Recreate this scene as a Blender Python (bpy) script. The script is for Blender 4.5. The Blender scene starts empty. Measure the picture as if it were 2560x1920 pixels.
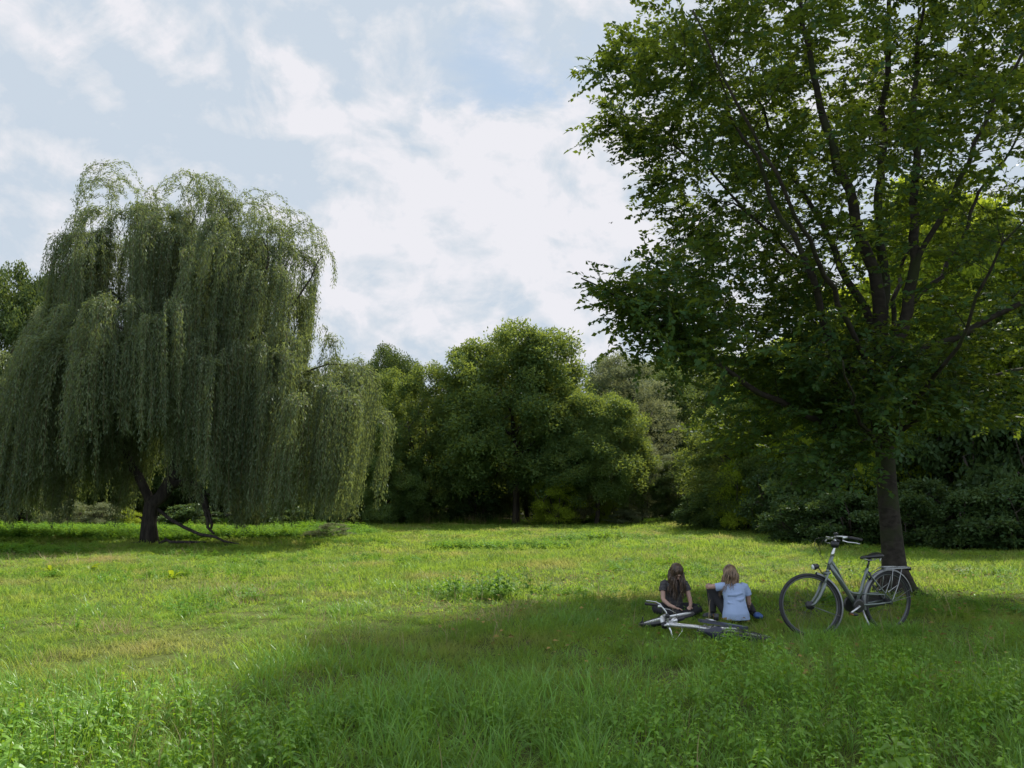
import bpy, bmesh, math, random
import numpy as np
from mathutils import Vector, Matrix, Quaternion, Euler
sc = bpy.context.scene
COL = sc.collection
R = math.radians
PI = math.pi
rng = np.random.default_rng(7)
random.seed(7)

# ---------------------------------------------------------------- camera
F = 1998.0
PITCH = R(8.06)
CAM = Vector((0, 0, 1.6))
cd = bpy.data.cameras.new("camera")
cd.sensor_width = 36.0
cd.lens = 36.0 * F / 2560.0
cd.clip_end = 2000
cam = bpy.data.objects.new("camera", cd)
COL.objects.link(cam)
cam.location = CAM
cam.rotation_euler = (R(90) + PITCH, 0, 0)
sc.camera = cam


def ray(px, py):
    u = (px - 1280.0) / F
    v = (960.0 - py) / F
    return Vector((u, math.cos(PITCH) - math.sin(PITCH) * v, math.sin(PITCH) + math.cos(PITCH) * v))


def at(px, py, Y):
    """world point seen at photo pixel (2560x1920) at depth Y"""
    d = ray(px, py)
    return CAM + d * (Y / d.y)


def gz(x, y):
    """height of the meadow"""
    z = 0.035 * np.sin(0.5 * x + 1) * np.sin(0.37 * y) + 0.02 * np.sin(1.3 * x + 0.7 * y) + 0.012 * np.sin(2.9 * x - 1.7 * y)
    z = z + 0.22 * np.exp(-((x - 10) / 5.0) ** 2 - ((y - 42) / 4.0) ** 2)
    z = z + 0.10 * np.exp(-((x + 17) / 9.0) ** 2 - ((y - 36) / 3.0) ** 2)
    return z


def proj(p):
    """photo pixel of a world point"""
    d = Vector(p) - CAM
    zc = d.y * math.cos(PITCH) + d.z * math.sin(PITCH)
    yc = -d.y * math.sin(PITCH) + d.z * math.cos(PITCH)
    return 1280 + F * d.x / zc, 960 - F * yc / zc


def gpt(px, py):
    d = ray(px, py)
    p = CAM + d * (CAM.z / -d.z)
    return Vector((p.x, p.y, float(gz(p.x, p.y))))


# ---------------------------------------------------------------- tagging
def tag(o, label=None, cat=None, group=None, kind=None):
    if label: o["label"] = label
    if cat: o["category"] = cat
    if group: o["group"] = group
    if kind: o["kind"] = kind
    return o


def empty(name, loc=(0, 0, 0), rot=(0, 0, 0), label=None, cat=None, group=None):
    o = bpy.data.objects.new(name, None)
    o.empty_display_size = 0.2
    COL.objects.link(o)
    o.location = loc
    o.rotation_euler = rot
    return tag(o, label, cat, group)


# ---------------------------------------------------------------- mesh helpers
class MB:
    def __init__(self):
        self.v = []; self.f = []

    def add(self, vs, fs):
        n = len(self.v)
        self.v.extend([tuple(p) for p in vs])
        self.f.extend([tuple(i + n for i in f) for f in fs])
        return self

    def tube(self, pts, rad, n=8, cap=True, flat=1.0):
        pts = [Vector(p) for p in pts]
        if not hasattr(rad, "__len__"): rad = [rad] * len(pts)
        vs = []; fs = []
        up = None
        for i, p in enumerate(pts):
            t = (pts[min(i + 1, len(pts) - 1)] - pts[max(i - 1, 0)])
            if t.length < 1e-9: t = Vector((0, 0, 1))
            t.normalize()
            if up is None:
                up = t.orthogonal().normalized() if flat == 1.0 else (Vector((0, 0, 1)) if abs(t.z) < 0.9 else Vector((1, 0, 0)))
            up = (up - t * up.dot(t))
            if up.length < 1e-6: up = t.orthogonal()
            up.normalize()
            s = t.cross(up)
            for k in range(n):
                a = 2 * PI * k / n
                vs.append(p + (up * math.cos(a) * flat + s * math.sin(a)) * rad[i])
        for i in range(len(pts) - 1):
            for k in range(n):
                a = i * n + k; b = i * n + (k + 1) % n
                fs.append((a, b, b + n, a + n))
        if cap:
            fs.append(tuple(range(n - 1, -1, -1)))
            fs.append(tuple((len(pts) - 1) * n + k for k in range(n)))
        return self.add(vs, fs)

    def box(self, c, s, rot=None):
        c = Vector(c)
        vs = []
        for z in (-1, 1):
            for x, y in ((-1, -1), (1, -1), (1, 1), (-1, 1)):
                p = Vector((x * s[0] / 2, y * s[1] / 2, z * s[2] / 2))
                if rot: p = rot @ p
                vs.append(c + p)
        return self.add(vs, [(3, 2, 1, 0), (4, 5, 6, 7), (0, 1, 5, 4), (1, 2, 6, 5), (2, 3, 7, 6), (3, 0, 4, 7)])

    def ell(self, c, r, nu=14, nv=9, rot=None):
        c = Vector(c)
        vs = []; fs = []
        for j in range(nv + 1):
            th = PI * j / nv
            for i in range(nu):
                ph = 2 * PI * i / nu
                p = Vector((r[0] * math.sin(th) * math.cos(ph), r[1] * math.sin(th) * math.sin(ph), r[2] * math.cos(th)))
                if rot: p = rot @ p
                vs.append(c + p)
        for j in range(nv):
            for i in range(nu):
                a = j * nu + i; b = j * nu + (i + 1) % nu
                fs.append((a, a + nu, b + nu, b))
        return self.add(vs, fs)

    def torus(self, c, Rr, r, axis='Y', n=48, m=8, sy=1.0):
        vs = []; fs = []
        for i in range(n):
            a = 2 * PI * i / n
            for k in range(m):
                b = 2 * PI * k / m
                rr = Rr + r * math.cos(b); h = r * sy * math.sin(b)
                vs.append((c[0] + rr * math.cos(a), c[1] + h, c[2] + rr * math.sin(a)))
        for i in range(n):
            for k in range(m):
                a = i * m + k; b = i * m + (k + 1) % m
                c2 = ((i + 1) % n) * m + (k + 1) % m; d = ((i + 1) % n) * m + k
                fs.append((a, d, c2, b))
        return self.add(vs, fs)

    def build(self, name, mat, parent=None, smooth=True):
        me = bpy.data.meshes.new(name)
        me.from_pydata(self.v, [], self.f)
        me.materials.append(mat)
        if smooth:
            me.polygons.foreach_set("use_smooth", [True] * len(me.polygons))
        me.update()
        o = bpy.data.objects.new(name, me)
        COL.objects.link(o)
        if parent: o.parent = parent
        return o


def mesh_np(name, V, faces_n, idx, mat, attrs=None, smooth=False):
    """V (n,3); faces all with faces_n corners, idx flat"""
    me = bpy.data.meshes.new(name)
    nf = len(idx) // faces_n
    me.vertices.add(len(V)); me.vertices.foreach_set("co", np.ascontiguousarray(V, dtype=np.float32).ravel())
    me.loops.add(len(idx)); me.loops.foreach_set("vertex_index", np.ascontiguousarray(idx, dtype=np.int32))
    me.polygons.add(nf)
    me.polygons.foreach_set("loop_start", np.arange(nf, dtype=np.int32) * faces_n)
    if smooth: me.polygons.foreach_set("use_smooth", np.ones(nf, dtype=bool))
    if mat: me.materials.append(mat)
    for k, a in (attrs or {}).items():
        at_ = me.attributes.new(k, 'FLOAT', 'FACE')
        at_.data.foreach_set("value", np.ascontiguousarray(a, dtype=np.float32))
    me.update(calc_edges=True)
    return me


# ---------------------------------------------------------------- materials
def nmat(name):
    m = bpy.data.materials.new(name)
    m.use_nodes = True
    nt = m.node_tree
    nt.nodes.clear()
    return m, nt, nt.nodes.new("ShaderNodeOutputMaterial")


def N(nt, t, **kw):
    n = nt.nodes.new(t)
    for k, v in kw.items():
        if k.startswith("i_"):
            n.inputs[k[2:].replace("_", " ")].default_value = v
        else:
            setattr(n, k, v)
    return n


def ramp(nt, src, stops):
    r = nt.nodes.new("ShaderNodeValToRGB")
    e = r.color_ramp.elements
    while len(e) < len(stops): e.new(0.5)
    for i, (p, c) in enumerate(stops):
        e[i].position = p
        e[i].color = (c[0], c[1], c[2], 1)
    nt.links.new(src, r.inputs[0])
    return r.outputs[0]


def mixc(nt, f, a, b, mode='MIX'):
    m = nt.nodes.new("ShaderNodeMix")
    m.data_type = 'RGBA'; m.blend_type = mode
    for s, v in ((m.inputs[0], f), (m.inputs[6], a), (m.inputs[7], b)):
        if isinstance(v, (int, float)): s.default_value = v
        elif isinstance(v, tuple): s.default_value = (v[0], v[1], v[2], 1)
        else: nt.links.new(v, s)
    return m.outputs[2]


def leaf_mat(name, c_lo, c_hi, trans=(0.25, 0.35, 0.03), t_fac=0.45, gloss=0.1, rough=0.45, patch=None, patch_scale=0.5, cap=0.025, vary=.22):
    """two-sided leaf: diffuse + translucent + a thin gloss; colour differs from leaf to leaf"""
    m, nt, out = nmat(name)
    a = N(nt, "ShaderNodeAttribute", attribute_name="rnd")
    col = ramp(nt, a.outputs["Fac"], [(0.0, c_lo), (1.0, c_hi)])
    tcol = mixc(nt, 0.35, trans, col)
    oi = N(nt, "ShaderNodeObjectInfo")
    hs = N(nt, "ShaderNodeHueSaturation")
    mr = N(nt, "ShaderNodeMapRange"); nt.links.new(oi.outputs["Random"], mr.inputs[0])
    mr.inputs[3].default_value = 1 - vary; mr.inputs[4].default_value = 1 + vary
    nt.links.new(mr.outputs[0], hs.inputs["Value"])
    nt.links.new(col, hs.inputs["Color"])
    col = hs.outputs[0]
    if patch:
        g = N(nt, "ShaderNodeNewGeometry")
        no = N(nt, "ShaderNodeTexNoise"); no.inputs["Scale"].default_value = patch_scale; no.inputs["Detail"].default_value = 3
        nt.links.new(g.outputs["Position"], no.inputs["Vector"])
        f = ramp(nt, no.outputs["Fac"], [(patch[1], (0, 0, 0)), (patch[2], (1, 1, 1))])
        col = mixc(nt, f, col, patch[0])
        tcol = mixc(nt, f, tcol, tuple(min(1, c * 1.5) for c in patch[0]))
    d = N(nt, "ShaderNodeBsdfDiffuse"); nt.links.new(col, d.inputs[0])
    t = N(nt, "ShaderNodeBsdfTranslucent"); nt.links.new(tcol, t.inputs[0])
    mx = N(nt, "ShaderNodeMixShader"); mx.inputs[0].default_value = t_fac
    nt.links.new(d.outputs[0], mx.inputs[1]); nt.links.new(t.outputs[0], mx.inputs[2])
    gl = N(nt, "ShaderNodeBsdfGlossy"); gl.inputs["Roughness"].default_value = rough
    gl.inputs["Color"].default_value = (0.9, 0.95, 1, 1)
    fr = N(nt, "ShaderNodeFresnel"); fr.inputs[0].default_value = 1.4
    fm = N(nt, "ShaderNodeMath", operation='MULTIPLY'); nt.links.new(fr.outputs[0], fm.inputs[0]); fm.inputs[1].default_value = gloss * 3
    cl = N(nt, "ShaderNodeMath", operation='MINIMUM'); nt.links.new(fm.outputs[0], cl.inputs[0]); cl.inputs[1].default_value = cap
    m2 = N(nt, "ShaderNodeMixShader"); nt.links.new(cl.outputs[0], m2.inputs[0])
    nt.links.new(mx.outputs[0], m2.inputs[1]); nt.links.new(gl.outputs[0], m2.inputs[2])
    nt.links.new(m2.outputs[0], out.inputs[0])
    return m


def pmat(name, col, rough=0.5, metal=0.0, noise=0.0, scale=20, coat=0.0, bump=0.0, spec=0.5, col2=None, stretch=None):
    m, nt, out = nmat(name)
    b = N(nt, "ShaderNodeBsdfPrincipled")
    b.inputs["Roughness"].default_value = rough
    b.inputs["Metallic"].default_value = metal
    b.inputs["Specular IOR Level"].default_value = spec
    b.inputs["Coat Weight"].default_value = coat
    if noise or col2 or bump:
        tc = N(nt, "ShaderNodeTexCoord")
        src = tc.outputs["Object"]
        if stretch:
            mp = N(nt, "ShaderNodeMapping"); mp.inputs["Scale"].default_value = stretch
            nt.links.new(src, mp.inputs[0]); src = mp.outputs[0]
        no = N(nt, "ShaderNodeTexNoise"); no.inputs["Scale"].default_value = scale; no.inputs["Detail"].default_value = 6
        nt.links.new(src, no.inputs["Vector"])
        c2 = col2 or tuple(c * (1 - noise) for c in col)
        f = ramp(nt, no.outputs["Fac"], [(0.35, (0, 0, 0)), (0.65, (1, 1, 1))])
        nt.links.new(mixc(nt, f, tuple(col), tuple(c2)), b.inputs["Base Color"])
        if bump:
            bp = N(nt, "ShaderNodeBump"); bp.inputs["Strength"].default_value = bump
            nt.links.new(no.outputs["Fac"], bp.inputs["Height"]); nt.links.new(bp.outputs[0], b.inputs["Normal"])
    else:
        b.inputs["Base Color"].default_value = (*col, 1)
    nt.links.new(b.outputs[0], out.inputs[0])
    return m


def bark_mat(name, c1, c2, c3=None, scale=3.0, stretch=(1, 1, 0.25), bump=0.6):
    m, nt, out = nmat(name)
    b = N(nt, "ShaderNodeBsdfPrincipled"); b.inputs["Roughness"].default_value = 0.9
    b.inputs["Specular IOR Level"].default_value = 0.2
    tc = N(nt, "ShaderNodeTexCoord")
    mp = N(nt, "ShaderNodeMapping"); mp.inputs["Scale"].default_value = stretch
    nt.links.new(tc.outputs["Object"], mp.inputs[0])
    no = N(nt, "ShaderNodeTexNoise"); no.inputs["Scale"].default_value = scale * 4; no.inputs["Detail"].default_value = 8
    no.inputs["Distortion"].default_value = 0.6
    nt.links.new(mp.outputs[0], no.inputs["Vector"])
    col = ramp(nt, no.outputs["Fac"], [(0.35, c1), (0.65, c2)])
    if c3:
        n2 = N(nt, "ShaderNodeTexNoise"); n2.inputs["Scale"].default_value = 2.2; n2.inputs["Detail"].default_value = 5
        nt.links.new(tc.outputs["Object"], n2.inputs["Vector"])
        f = ramp(nt, n2.outputs["Fac"], [(0.5, (0, 0, 0)), (0.62, (1, 1, 1))])
        col = mixc(nt, f, col, c3)
    nt.links.new(col, b.inputs["Base Color"])
    bp = N(nt, "ShaderNodeBump"); bp.inputs["Strength"].default_value = bump; bp.inputs["Distance"].default_value = 0.03
    nt.links.new(no.outputs["Fac"], bp.inputs["Height"]); nt.links.new(bp.outputs[0], b.inputs["Normal"])
    nt.links.new(b.outputs[0], out.inputs[0])
    return m


BARK_BEECH = bark_mat("bark_smooth_dark", (0.020, 0.017, 0.014), (0.042, 0.036, 0.029), (0.030, 0.036, 0.016), 2.5, (1, 1, 1.6), 0.35)
BARK_WILLOW = bark_mat("bark_willow", (0.022, 0.019, 0.017), (0.055, 0.048, 0.040), None, 3.0, (1, 1, 0.2), 0.8)
BARK = bark_mat("bark_forest", (0.03, 0.026, 0.022), (0.075, 0.063, 0.05), None, 2.0, (1, 1, 0.25), 0.7)
TWIG = pmat("twig_bark", (0.09, 0.075, 0.03), 0.8)
L_BEECH = leaf_mat("leaf_beech", (0.014, 0.043, 0.014), (0.030, 0.066, 0.020), (0.38, 0.50, 0.035), 0.27, 0.07, 0.4)
L_WILLOW = leaf_mat("leaf_willow", (0.068, 0.108, 0.062), (0.150, 0.200, 0.102), (0.42, 0.50, 0.10), 0.34, 0.09, 0.45)
L_BROAD = leaf_mat("leaf_acacia", (0.042, 0.092, 0.032), (0.095, 0.150, 0.040), (0.42, 0.50, 0.06), 0.36, 0.06, 0.5)
L_DARK = leaf_mat("leaf_dark_tree", (0.032, 0.066, 0.022), (0.068, 0.110, 0.030), (0.24, 0.30, 0.05), 0.32, 0.08, 0.45)
L_YELL = leaf_mat("leaf_maple", (0.130, 0.210, 0.018), (0.240, 0.310, 0.028), (0.62, 0.72, 0.05), 0.45, 0.06, 0.45)
L_GREY = leaf_mat("leaf_grey_tree", (0.085, 0.125, 0.065), (0.16, 0.19, 0.10), (0.36, 0.38, 0.14), 0.35, 0.09, 0.5)
L_BUSH = leaf_mat("leaf_bush", (0.032, 0.070, 0.024), (0.066, 0.112, 0.034), (0.20, 0.28, 0.05), 0.30, 0.08, 0.4)
# ================================================================ trees
def grow(r_, limbs, targets, seg=0.4, pen=0.8, tipr=0.006, droop=0.1, expo=2.3, base_r=None, start=(0, 0, 0)):
    """limbs: list of (points, radius) polylines; the first is the trunk. Each target is joined to the nearest
    suitable branch, so the skeleton fills the crown. -> pos, parent, radius, tips, tip directions"""
    cap = 20000 + len(targets) * 14
    P = np.zeros((cap, 3)); par = np.full(cap, -1, int); D = np.zeros((cap, 3)); fix = np.zeros(cap)
    n = 0
    for pts, rad in limbs:
        pts = [np.array(p, float) for p in pts]
        # smooth resample
        res = []
        for i in range(len(pts) - 1):
            L = np.linalg.norm(pts[i + 1] - pts[i]); k = max(1, int(L / seg))
            p0 = pts[max(i - 1, 0)]; p3 = pts[min(i + 2, len(pts) - 1)]
            for j in range(k):
                t = j / k
                a = -0.5 * p0 + 1.5 * pts[i] - 1.5 * pts[i + 1] + 0.5 * p3
                b = p0 - 2.5 * pts[i] + 2 * pts[i + 1] - 0.5 * p3
                c = -0.5 * p0 + 0.5 * pts[i + 1]
                res.append(((a * t + b) * t + c) * t + pts[i])
        res.append(pts[-1])
        if n == 0: pi = -1
        else:
            d = np.linalg.norm(P[:n] - res[0], axis=1); pi = int(np.argmin(d)); res = res[1:]
        walk = np.zeros(3)
        for q, p in enumerate(res):
            walk = walk * .82 + r_.normal(0, 0.05 * seg / 0.4, 3) * (0 if n < 14 else 1)
            P[n] = p + walk; par[n] = pi
            D[n] = P[n] - P[pi] if pi >= 0 else (0, 0, 1)
            D[n] /= (np.linalg.norm(D[n]) + 1e-9)
            f = q / max(1, len(res) - 1)
            fix[n] = rad[0] * (1 - f) + rad[1] * f
            pi = n; n += 1
    nl = n
    T = np.array(targets)
    d0 = np.min(np.linalg.norm(T[:, None, :] - P[None, :nl:2, :], axis=2), axis=1)
    tips = []
    for ti in np.argsort(d0):
        t = T[ti]
        v = t - P[:n]; d = np.linalg.norm(v, axis=1) + 1e-6
        c = np.einsum('ij,ij->i', v, D[:n]) / d
        cost = d * (1 + pen * (1 - c)) + (P[:n, 2] > t[2] + 0.6) * 0.4 * d
        if base_r is not None: cost = cost + (np.arange(n) < base_r) * 1e3
        b = int(np.argmin(cost)); dist = d[b]
        k = max(1, int(dist / seg))
        c1 = P[b] + (D[b] * 0.45 + v[b] / d[b] * 0.25) * dist * 0.6
        pi = b
        for j in range(1, k + 1):
            s = j / k
            p = (1 - s) ** 2 * P[b] + 2 * s * (1 - s) * c1 + s * s * t
            if j < k: p = p + r_.normal(0, 0.06 * seg / 0.4, 3); p[2] -= droop * s * (1 - s) * dist * 0.3
            P[n] = p; par[n] = pi; dd = P[n] - P[pi]; D[n] = dd / (np.linalg.norm(dd) + 1e-9)
            pi = n; n += 1
        tips.append(pi)
    P = P[:n]; par = par[:n]; D = D[:n]; fix = fix[:n]
    acc = np.zeros(n)
    for i in range(n - 1, -1, -1):
        if acc[i] == 0: acc[i] = tipr ** expo
        if par[i] >= 0: acc[par[i]] += acc[i]
    rad = acc ** (1 / expo)
    rad = np.where(fix > 0, np.maximum(fix * .8, np.minimum(rad, fix * 1.1)), rad)
    for i in range(nl, n):
        rad[i] = min(rad[i], rad[par[i]] * 0.8)
    return P, par, rad, np.array(tips), D


def skeleton_mb(P, par, rad, rmin=0.0, flare=None):
    n = len(P)
    kids = [[] for _ in range(n)]
    for i in range(n):
        if par[i] >= 0: kids[par[i]].append(i)
    mb = MB()
    startc = [(0, None)]
    while startc:
        s, pr = startc.pop()
        chain = [s]
        while kids[chain[-1]]:
            ks = sorted(kids[chain[-1]], key=lambda k: -rad[k])
            for k in ks[1:]: startc.append((k, chain[-1]))
            chain.append(ks[0])
        pts = [P[c] for c in chain]; rr = [rad[c] for c in chain]
        if pr is not None:
            pts = [P[pr]] + pts; rr = [min(rr[0] * 1.15, rad[pr])] + rr
        if rr[0] < rmin or len(pts) < 2: continue
        sides = 14 if rr[0] > 0.15 else (8 if rr[0] > 0.05 else (5 if rr[0] > 0.02 else 3))
        if pr is None and flare:
            q = []
            for i, p in enumerate(pts):
                q.append(rr[i] * (1 + flare * math.exp(-max(0, (p[2] - pts[0][2])) / 0.22)))
            rr = q
        mb.tube(pts, rr, sides, cap=True)
    return mb


def leaf_quads(base, d, nrm, L, W, fold=0.12):
    """diamond leaves from arrays"""
    d = d / (np.linalg.norm(d, axis=1, keepdims=True) + 1e-9)
    s = np.cross(d, nrm); s /= (np.linalg.norm(s, axis=1, keepdims=True) + 1e-9)
    nn = np.cross(s, d)
    L = L[:, None]; W = W[:, None]
    m = base + d * L * 0.45
    V = np.stack([base, m + s * W * 0.5 + nn * W * fold, base + d * L - nn * L * 0.08, m - s * W * 0.5 + nn * W * fold], axis=1)
    return V.reshape(-1, 3)


def unit(v): return v / (np.linalg.norm(v, axis=-1, keepdims=True) + 1e-9)


def sprays(r_, tips, dirs, K, M, L, ls, lw, flat=0.5, droop=0.12, planar=0.8, keep=1.0):
    """flat leafy twigs (beech like): K twigs per tip, M leaves per twig"""
    n = len(tips)
    T = np.repeat(tips, K, 0); D = np.repeat(dirs, K, 0)
    D = D + r_.normal(0, 0.75, D.shape) * np.array([1, 1, flat]); D[:, 2] *= flat
    D = unit(D)
    start = T - D * L * 0.25 + r_.normal(0, 0.12, T.shape)
    Ls = L * r_.uniform(0.6, 1.3, len(T))
    up = unit(np.array([0, 0, 1.0]) + r_.normal(0, 0.28, D.shape))
    side = unit(np.cross(D, up)); up2 = np.cross(side, D)
    t = (np.arange(M) + 0.5) / M
    B = start[:, None, :] + D[:, None, :] * (Ls[:, None] * t)[:, :, None]
    B = B.copy(); B[:, :, 2] -= droop * (t ** 2)[None, :] * Ls[:, None]
    sgn = np.where(np.arange(M) % 2 == 0, 1.0, -1.0)
    LD = D[:, None, :] * 0.65 + side[:, None, :] * sgn[None, :, None] * 0.8 * planar + r_.normal(0, 0.25, B.shape)
    LD[:, :, 2] -= 0.12
    NR = np.repeat(up2[:, None, :], M, 1) + r_.normal(0, 0.55, B.shape)
    B = B.reshape(-1, 3); LD = LD.reshape(-1, 3); NR = NR.reshape(-1, 3)
    m = len(B)
    rn = np.clip(0.5 + np.repeat(r_.normal(0, 0.18, n), K * M) + r_.normal(0, 0.2, m), 0, 1)
    if keep < 1:
        k = r_.random(m) < keep; B = B[k]; LD = LD[k]; NR = NR[k]; rn = rn[k]; m = len(B)
    V = leaf_quads(B, LD, NR, ls * r_.uniform(0.6, 1.4, m), lw * r_.uniform(0.7, 1.3, m))
    tw = [(start[i], start[i] + D[i] * Ls[i] * 0.5 - np.array([0, 0, droop * Ls[i] * 0.25]), start[i] + D[i] * Ls[i] - np.array([0, 0, droop * Ls[i]])) for i in range(len(T))]
    return V, rn, tw


def cloud(r_, tips, K, spread, ls, lw, upb=0.4, clumpvar=0.2):
    """loose leaf clumps round branch tips"""
    n = len(tips)
    B = np.repeat(tips, K, 0)
    off = unit(r_.normal(0, 1, B.shape)) * (r_.random((len(B), 1)) ** 0.6) * np.array(spread)
    # small sub clusters keep it from being an even haze
    B = B + off
    LD = unit(off + r_.normal(0, 0.25, off.shape)) + r_.normal(0, 0.6, off.shape)
    NR = np.array([0, 0, upb]) + r_.normal(0, 0.6, off.shape)
    m = len(B)
    rn = np.clip(0.5 + np.repeat(r_.normal(0, clumpvar, n), K) + r_.normal(0, 0.2, m), 0, 1)
    return leaf_quads(B, LD, NR, ls * r_.uniform(0.6, 1.3, m), lw * r_.uniform(0.7, 1.2, m)), rn


def leaf_mesh(name, V, rn, mat):
    return mesh_np(name, V, 4, np.arange(len(V)), mat, {"rnd": rn})


def obj(name, me, parent=None, loc=None):
    o = bpy.data.objects.new(name, me)
    COL.objects.link(o)
    if parent: o.parent = parent
    if loc: o.location = loc
    return o


# ---------------------------------------------------------------- the big beech
def build_beech():
    r_ = np.random.default_rng(11)
    Y0 = 13.5
    base = at(2241, 1476, Y0); base.z = float(gz(base.x, base.y)) - 0.05
    K = 2560 / 2212.0

    def q(dx, dy, oy=0.0):
        p = at(dx * K, dy * K, Y0 + oy); return (p.x, p.y, p.z)
    trunk = [tuple(base), q(1928, 1180), q(1916, 1050), q(1910, 940), q(1908, 860), q(1903, 740), q(1896, 640, -.1), q(1862, 540, -.2), q(1835, 440, -.4), q(1790, 320, -.5), q(1760, 200, -.6), q(1735, 60, -.7), q(1700, -120, -.9)]
    limbs = [(trunk, (0.23, 0.02))]
    add = lambda pts, r0, r1=0.015: limbs.append((pts, (r0, r1)))
    add([q(1906, 800), q(1908, 700, .3), q(1916, 600, .5), q(1918, 480, .6), q(1917, 300, .7), q(1925, 120, .8), q(1920, -100, .9), q(1900, -300, 1)], .13)
    add([q(1910, 820), q(1940, 720, -.3), q(1968, 600, -.5), q(1977, 480, -.6), q(1978, 300, -.7), q(1990, 120, -.8), q(2010, -100, -1)], .14)
    add([q(1905, 760), q(1870, 680, .5), q(1830, 600, .8), q(1790, 500, 1.1), q(1720, 380, 1.4), q(1650, 250, 1.6), q(1600, 120, 1.8)], .10)
    add([q(1900, 850), q(1872, 830, -.3), q(1835, 790, -.5), q(1800, 735, -.8), q(1772, 650, -1.1), q(1745, 560, -1.4), q(1690, 430, -1.7), q(1620, 300, -2), q(1560, 180, -2.2)], .09)
    add([q(1908, 950), q(1860, 934, -.2), q(1815, 930, -.4), q(1740, 895, -.7), q(1660, 852, -1), q(1590, 800, -1.2), q(1500, 740, -1.4), q(1400, 680, -1.5), q(1320, 625, -1.6), q(1262, 600, -1.7)], .085)
    add([q(1830, 930, -.4), q(1822, 880, -.5), q(1808, 830, -.5), q(1800, 760, -.4), q(1770, 640, -.2), q(1720, 560, 0), q(1640, 470, .2), q(1540, 380, .3), q(1420, 300, .3), q(1330, 250, .2)], .05)
    add([q(1925, 850), q(1950, 810, -.3), q(2010, 765, -.6), q(2080, 735, -.8), q(2180, 680, -1), q(2300, 620, -1.2), q(2420, 540, -1.4)], .08)
    add([q(1940, 720, -.1), q(1990, 640, .4), q(2050, 540, .7), q(2110, 440, .9), q(2190, 320, 1.1), q(2280, 180, 1.3)], .06)
    add([q(1920, 960), q(1945, 925, .3), q(1990, 880, .6), q(2050, 835, .9), q(2140, 800, 1.2), q(2260, 780, 1.5), q(2400, 760, 1.7)], .06)
    add([q(1912, 1000), q(1905, 975, -.5), q(1880, 950, -1.2), q(1850, 900, -2), q(1830, 850, -2.8), q(1800, 800, -3.4)], .05)
    add([q(1912, 980), q(1960, 900, -.8), q(2020, 820, -1.6), q(2080, 720, -2.4), q(2130, 600, -3), q(2200, 480, -3.4)], .06)
    add([q(1905, 900), q(1880, 800, -.9), q(1820, 660, -1.8), q(1740, 500, -2.6), q(1650, 330, -3.2), q(1560, 150, -3.6), q(1500, 20, -3.8)], .07)
    add([q(1908, 850), q(1930, 700, 1), q(1960, 560, 1.8), q(2010, 400, 2.4), q(2060, 250, 3)], .07)
    add([q(1905, 880), q(1850, 800, 1.1), q(1780, 720, 1.9), q(1700, 640, 2.6), q(1620, 540, 3.1)], .06)
    add([q(1960, 600, -.5), q(2050, 420, -1.2), q(2130, 250, -1.9), q(2230, 60, -2.4), q(2300, -100, -2.8)], .06)
    # crown envelope (height -> reach), leaning out to the left and the camera
    zs = np.array([2.9, 3.4, 4.2, 5.0, 6.0, 7.0, 8.5, 10, 11.4, 12.6, 13.6, 14.2])
    rs = np.array([1.2, 2.6, 3.9, 4.6, 5.0, 5.1, 5.3, 5.2, 4.6, 3.4, 1.9, 0.4])
    cx, cy = q(1900, 700)[0], Y0
    tg = []
    while len(tg) < 1820:
        z = r_.uniform(2.9, 14.1); a = r_.uniform(0, 2 * PI)
        Rm = np.interp(z, zs, rs)
        sx = 1.0 + 0.06 * math.sin(3 * a + z) + 0.07 * math.sin(5 * a - 2 * z)
        rr = Rm * sx * math.sqrt(r_.uniform(0.02, 1.0))
        x = rr * math.cos(a); y = rr * math.sin(a) * ((0.58 + .02 * z) if math.sin(a) > 0 else 0.92)
        if x > .3 and z < 8.5 and r_.random() < .42: continue
        if z < 7.5 and r_.random() < .15: continue
        if z > 10.6 and r_.random() < .55: continue
        if y < -1.2 and abs(x) < 3 and 3.4 < z < 9.5 and r_.random() < .62: continue
        # open layer over the lowest left branch, so it reads as its own spray
        if x < -3.2 and 5.9 < z < 6.6 and r_.random() < 0.75: continue
        if z < 4.2 and x < -2.2 and r_.random() < 0.6: continue
        # ragged left flank: bays where the sky comes in between the tiers
        u, w = proj((cx + x, cy + y, z))
        if u < np.interp(w, [-200, 0, 90, 180, 270, 350, 450, 560, 610, 680, 760, 860, 950, 1040, 1100], [1770, 1745, 1575, 1570, 1530, 1565, 1635, 1700, 1720, 1590, 1590, 1660, 1750, 1830, 1960]): continue
        tg.append((cx + x, cy + y, z))
    # low-left spray reaching out of the crown
    for i in range(85):
        t = r_.random()
        p = np.array(q(1575 - 255 * t, 775 - 150 * t, -1.25 - .5 * t)) + r_.normal(0, 1, 3) * np.array([.40, .85, .34]) * (1.15 - t * .75)
        tg.append(tuple(p))
    # tips that break the left outline
    for (dx, dy, oy, s) in ((1310, 110, -2, .5), (1275, 245, -.2, .4), (1290, 150, -2.5, .5), (1320, 290, 0, .4), (1360, 400, .5, .4), (1420, 505, 1, .4), (1470, 620, 1, .5)):
        for i in range(9):
            tt = r_.random()
            p = np.array(q(dx + 22 + 110 * tt, dy + 40 * tt, oy)) + r_.normal(0, .16, 3) * (1 + tt)
            tg.append(tuple(p))
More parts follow.
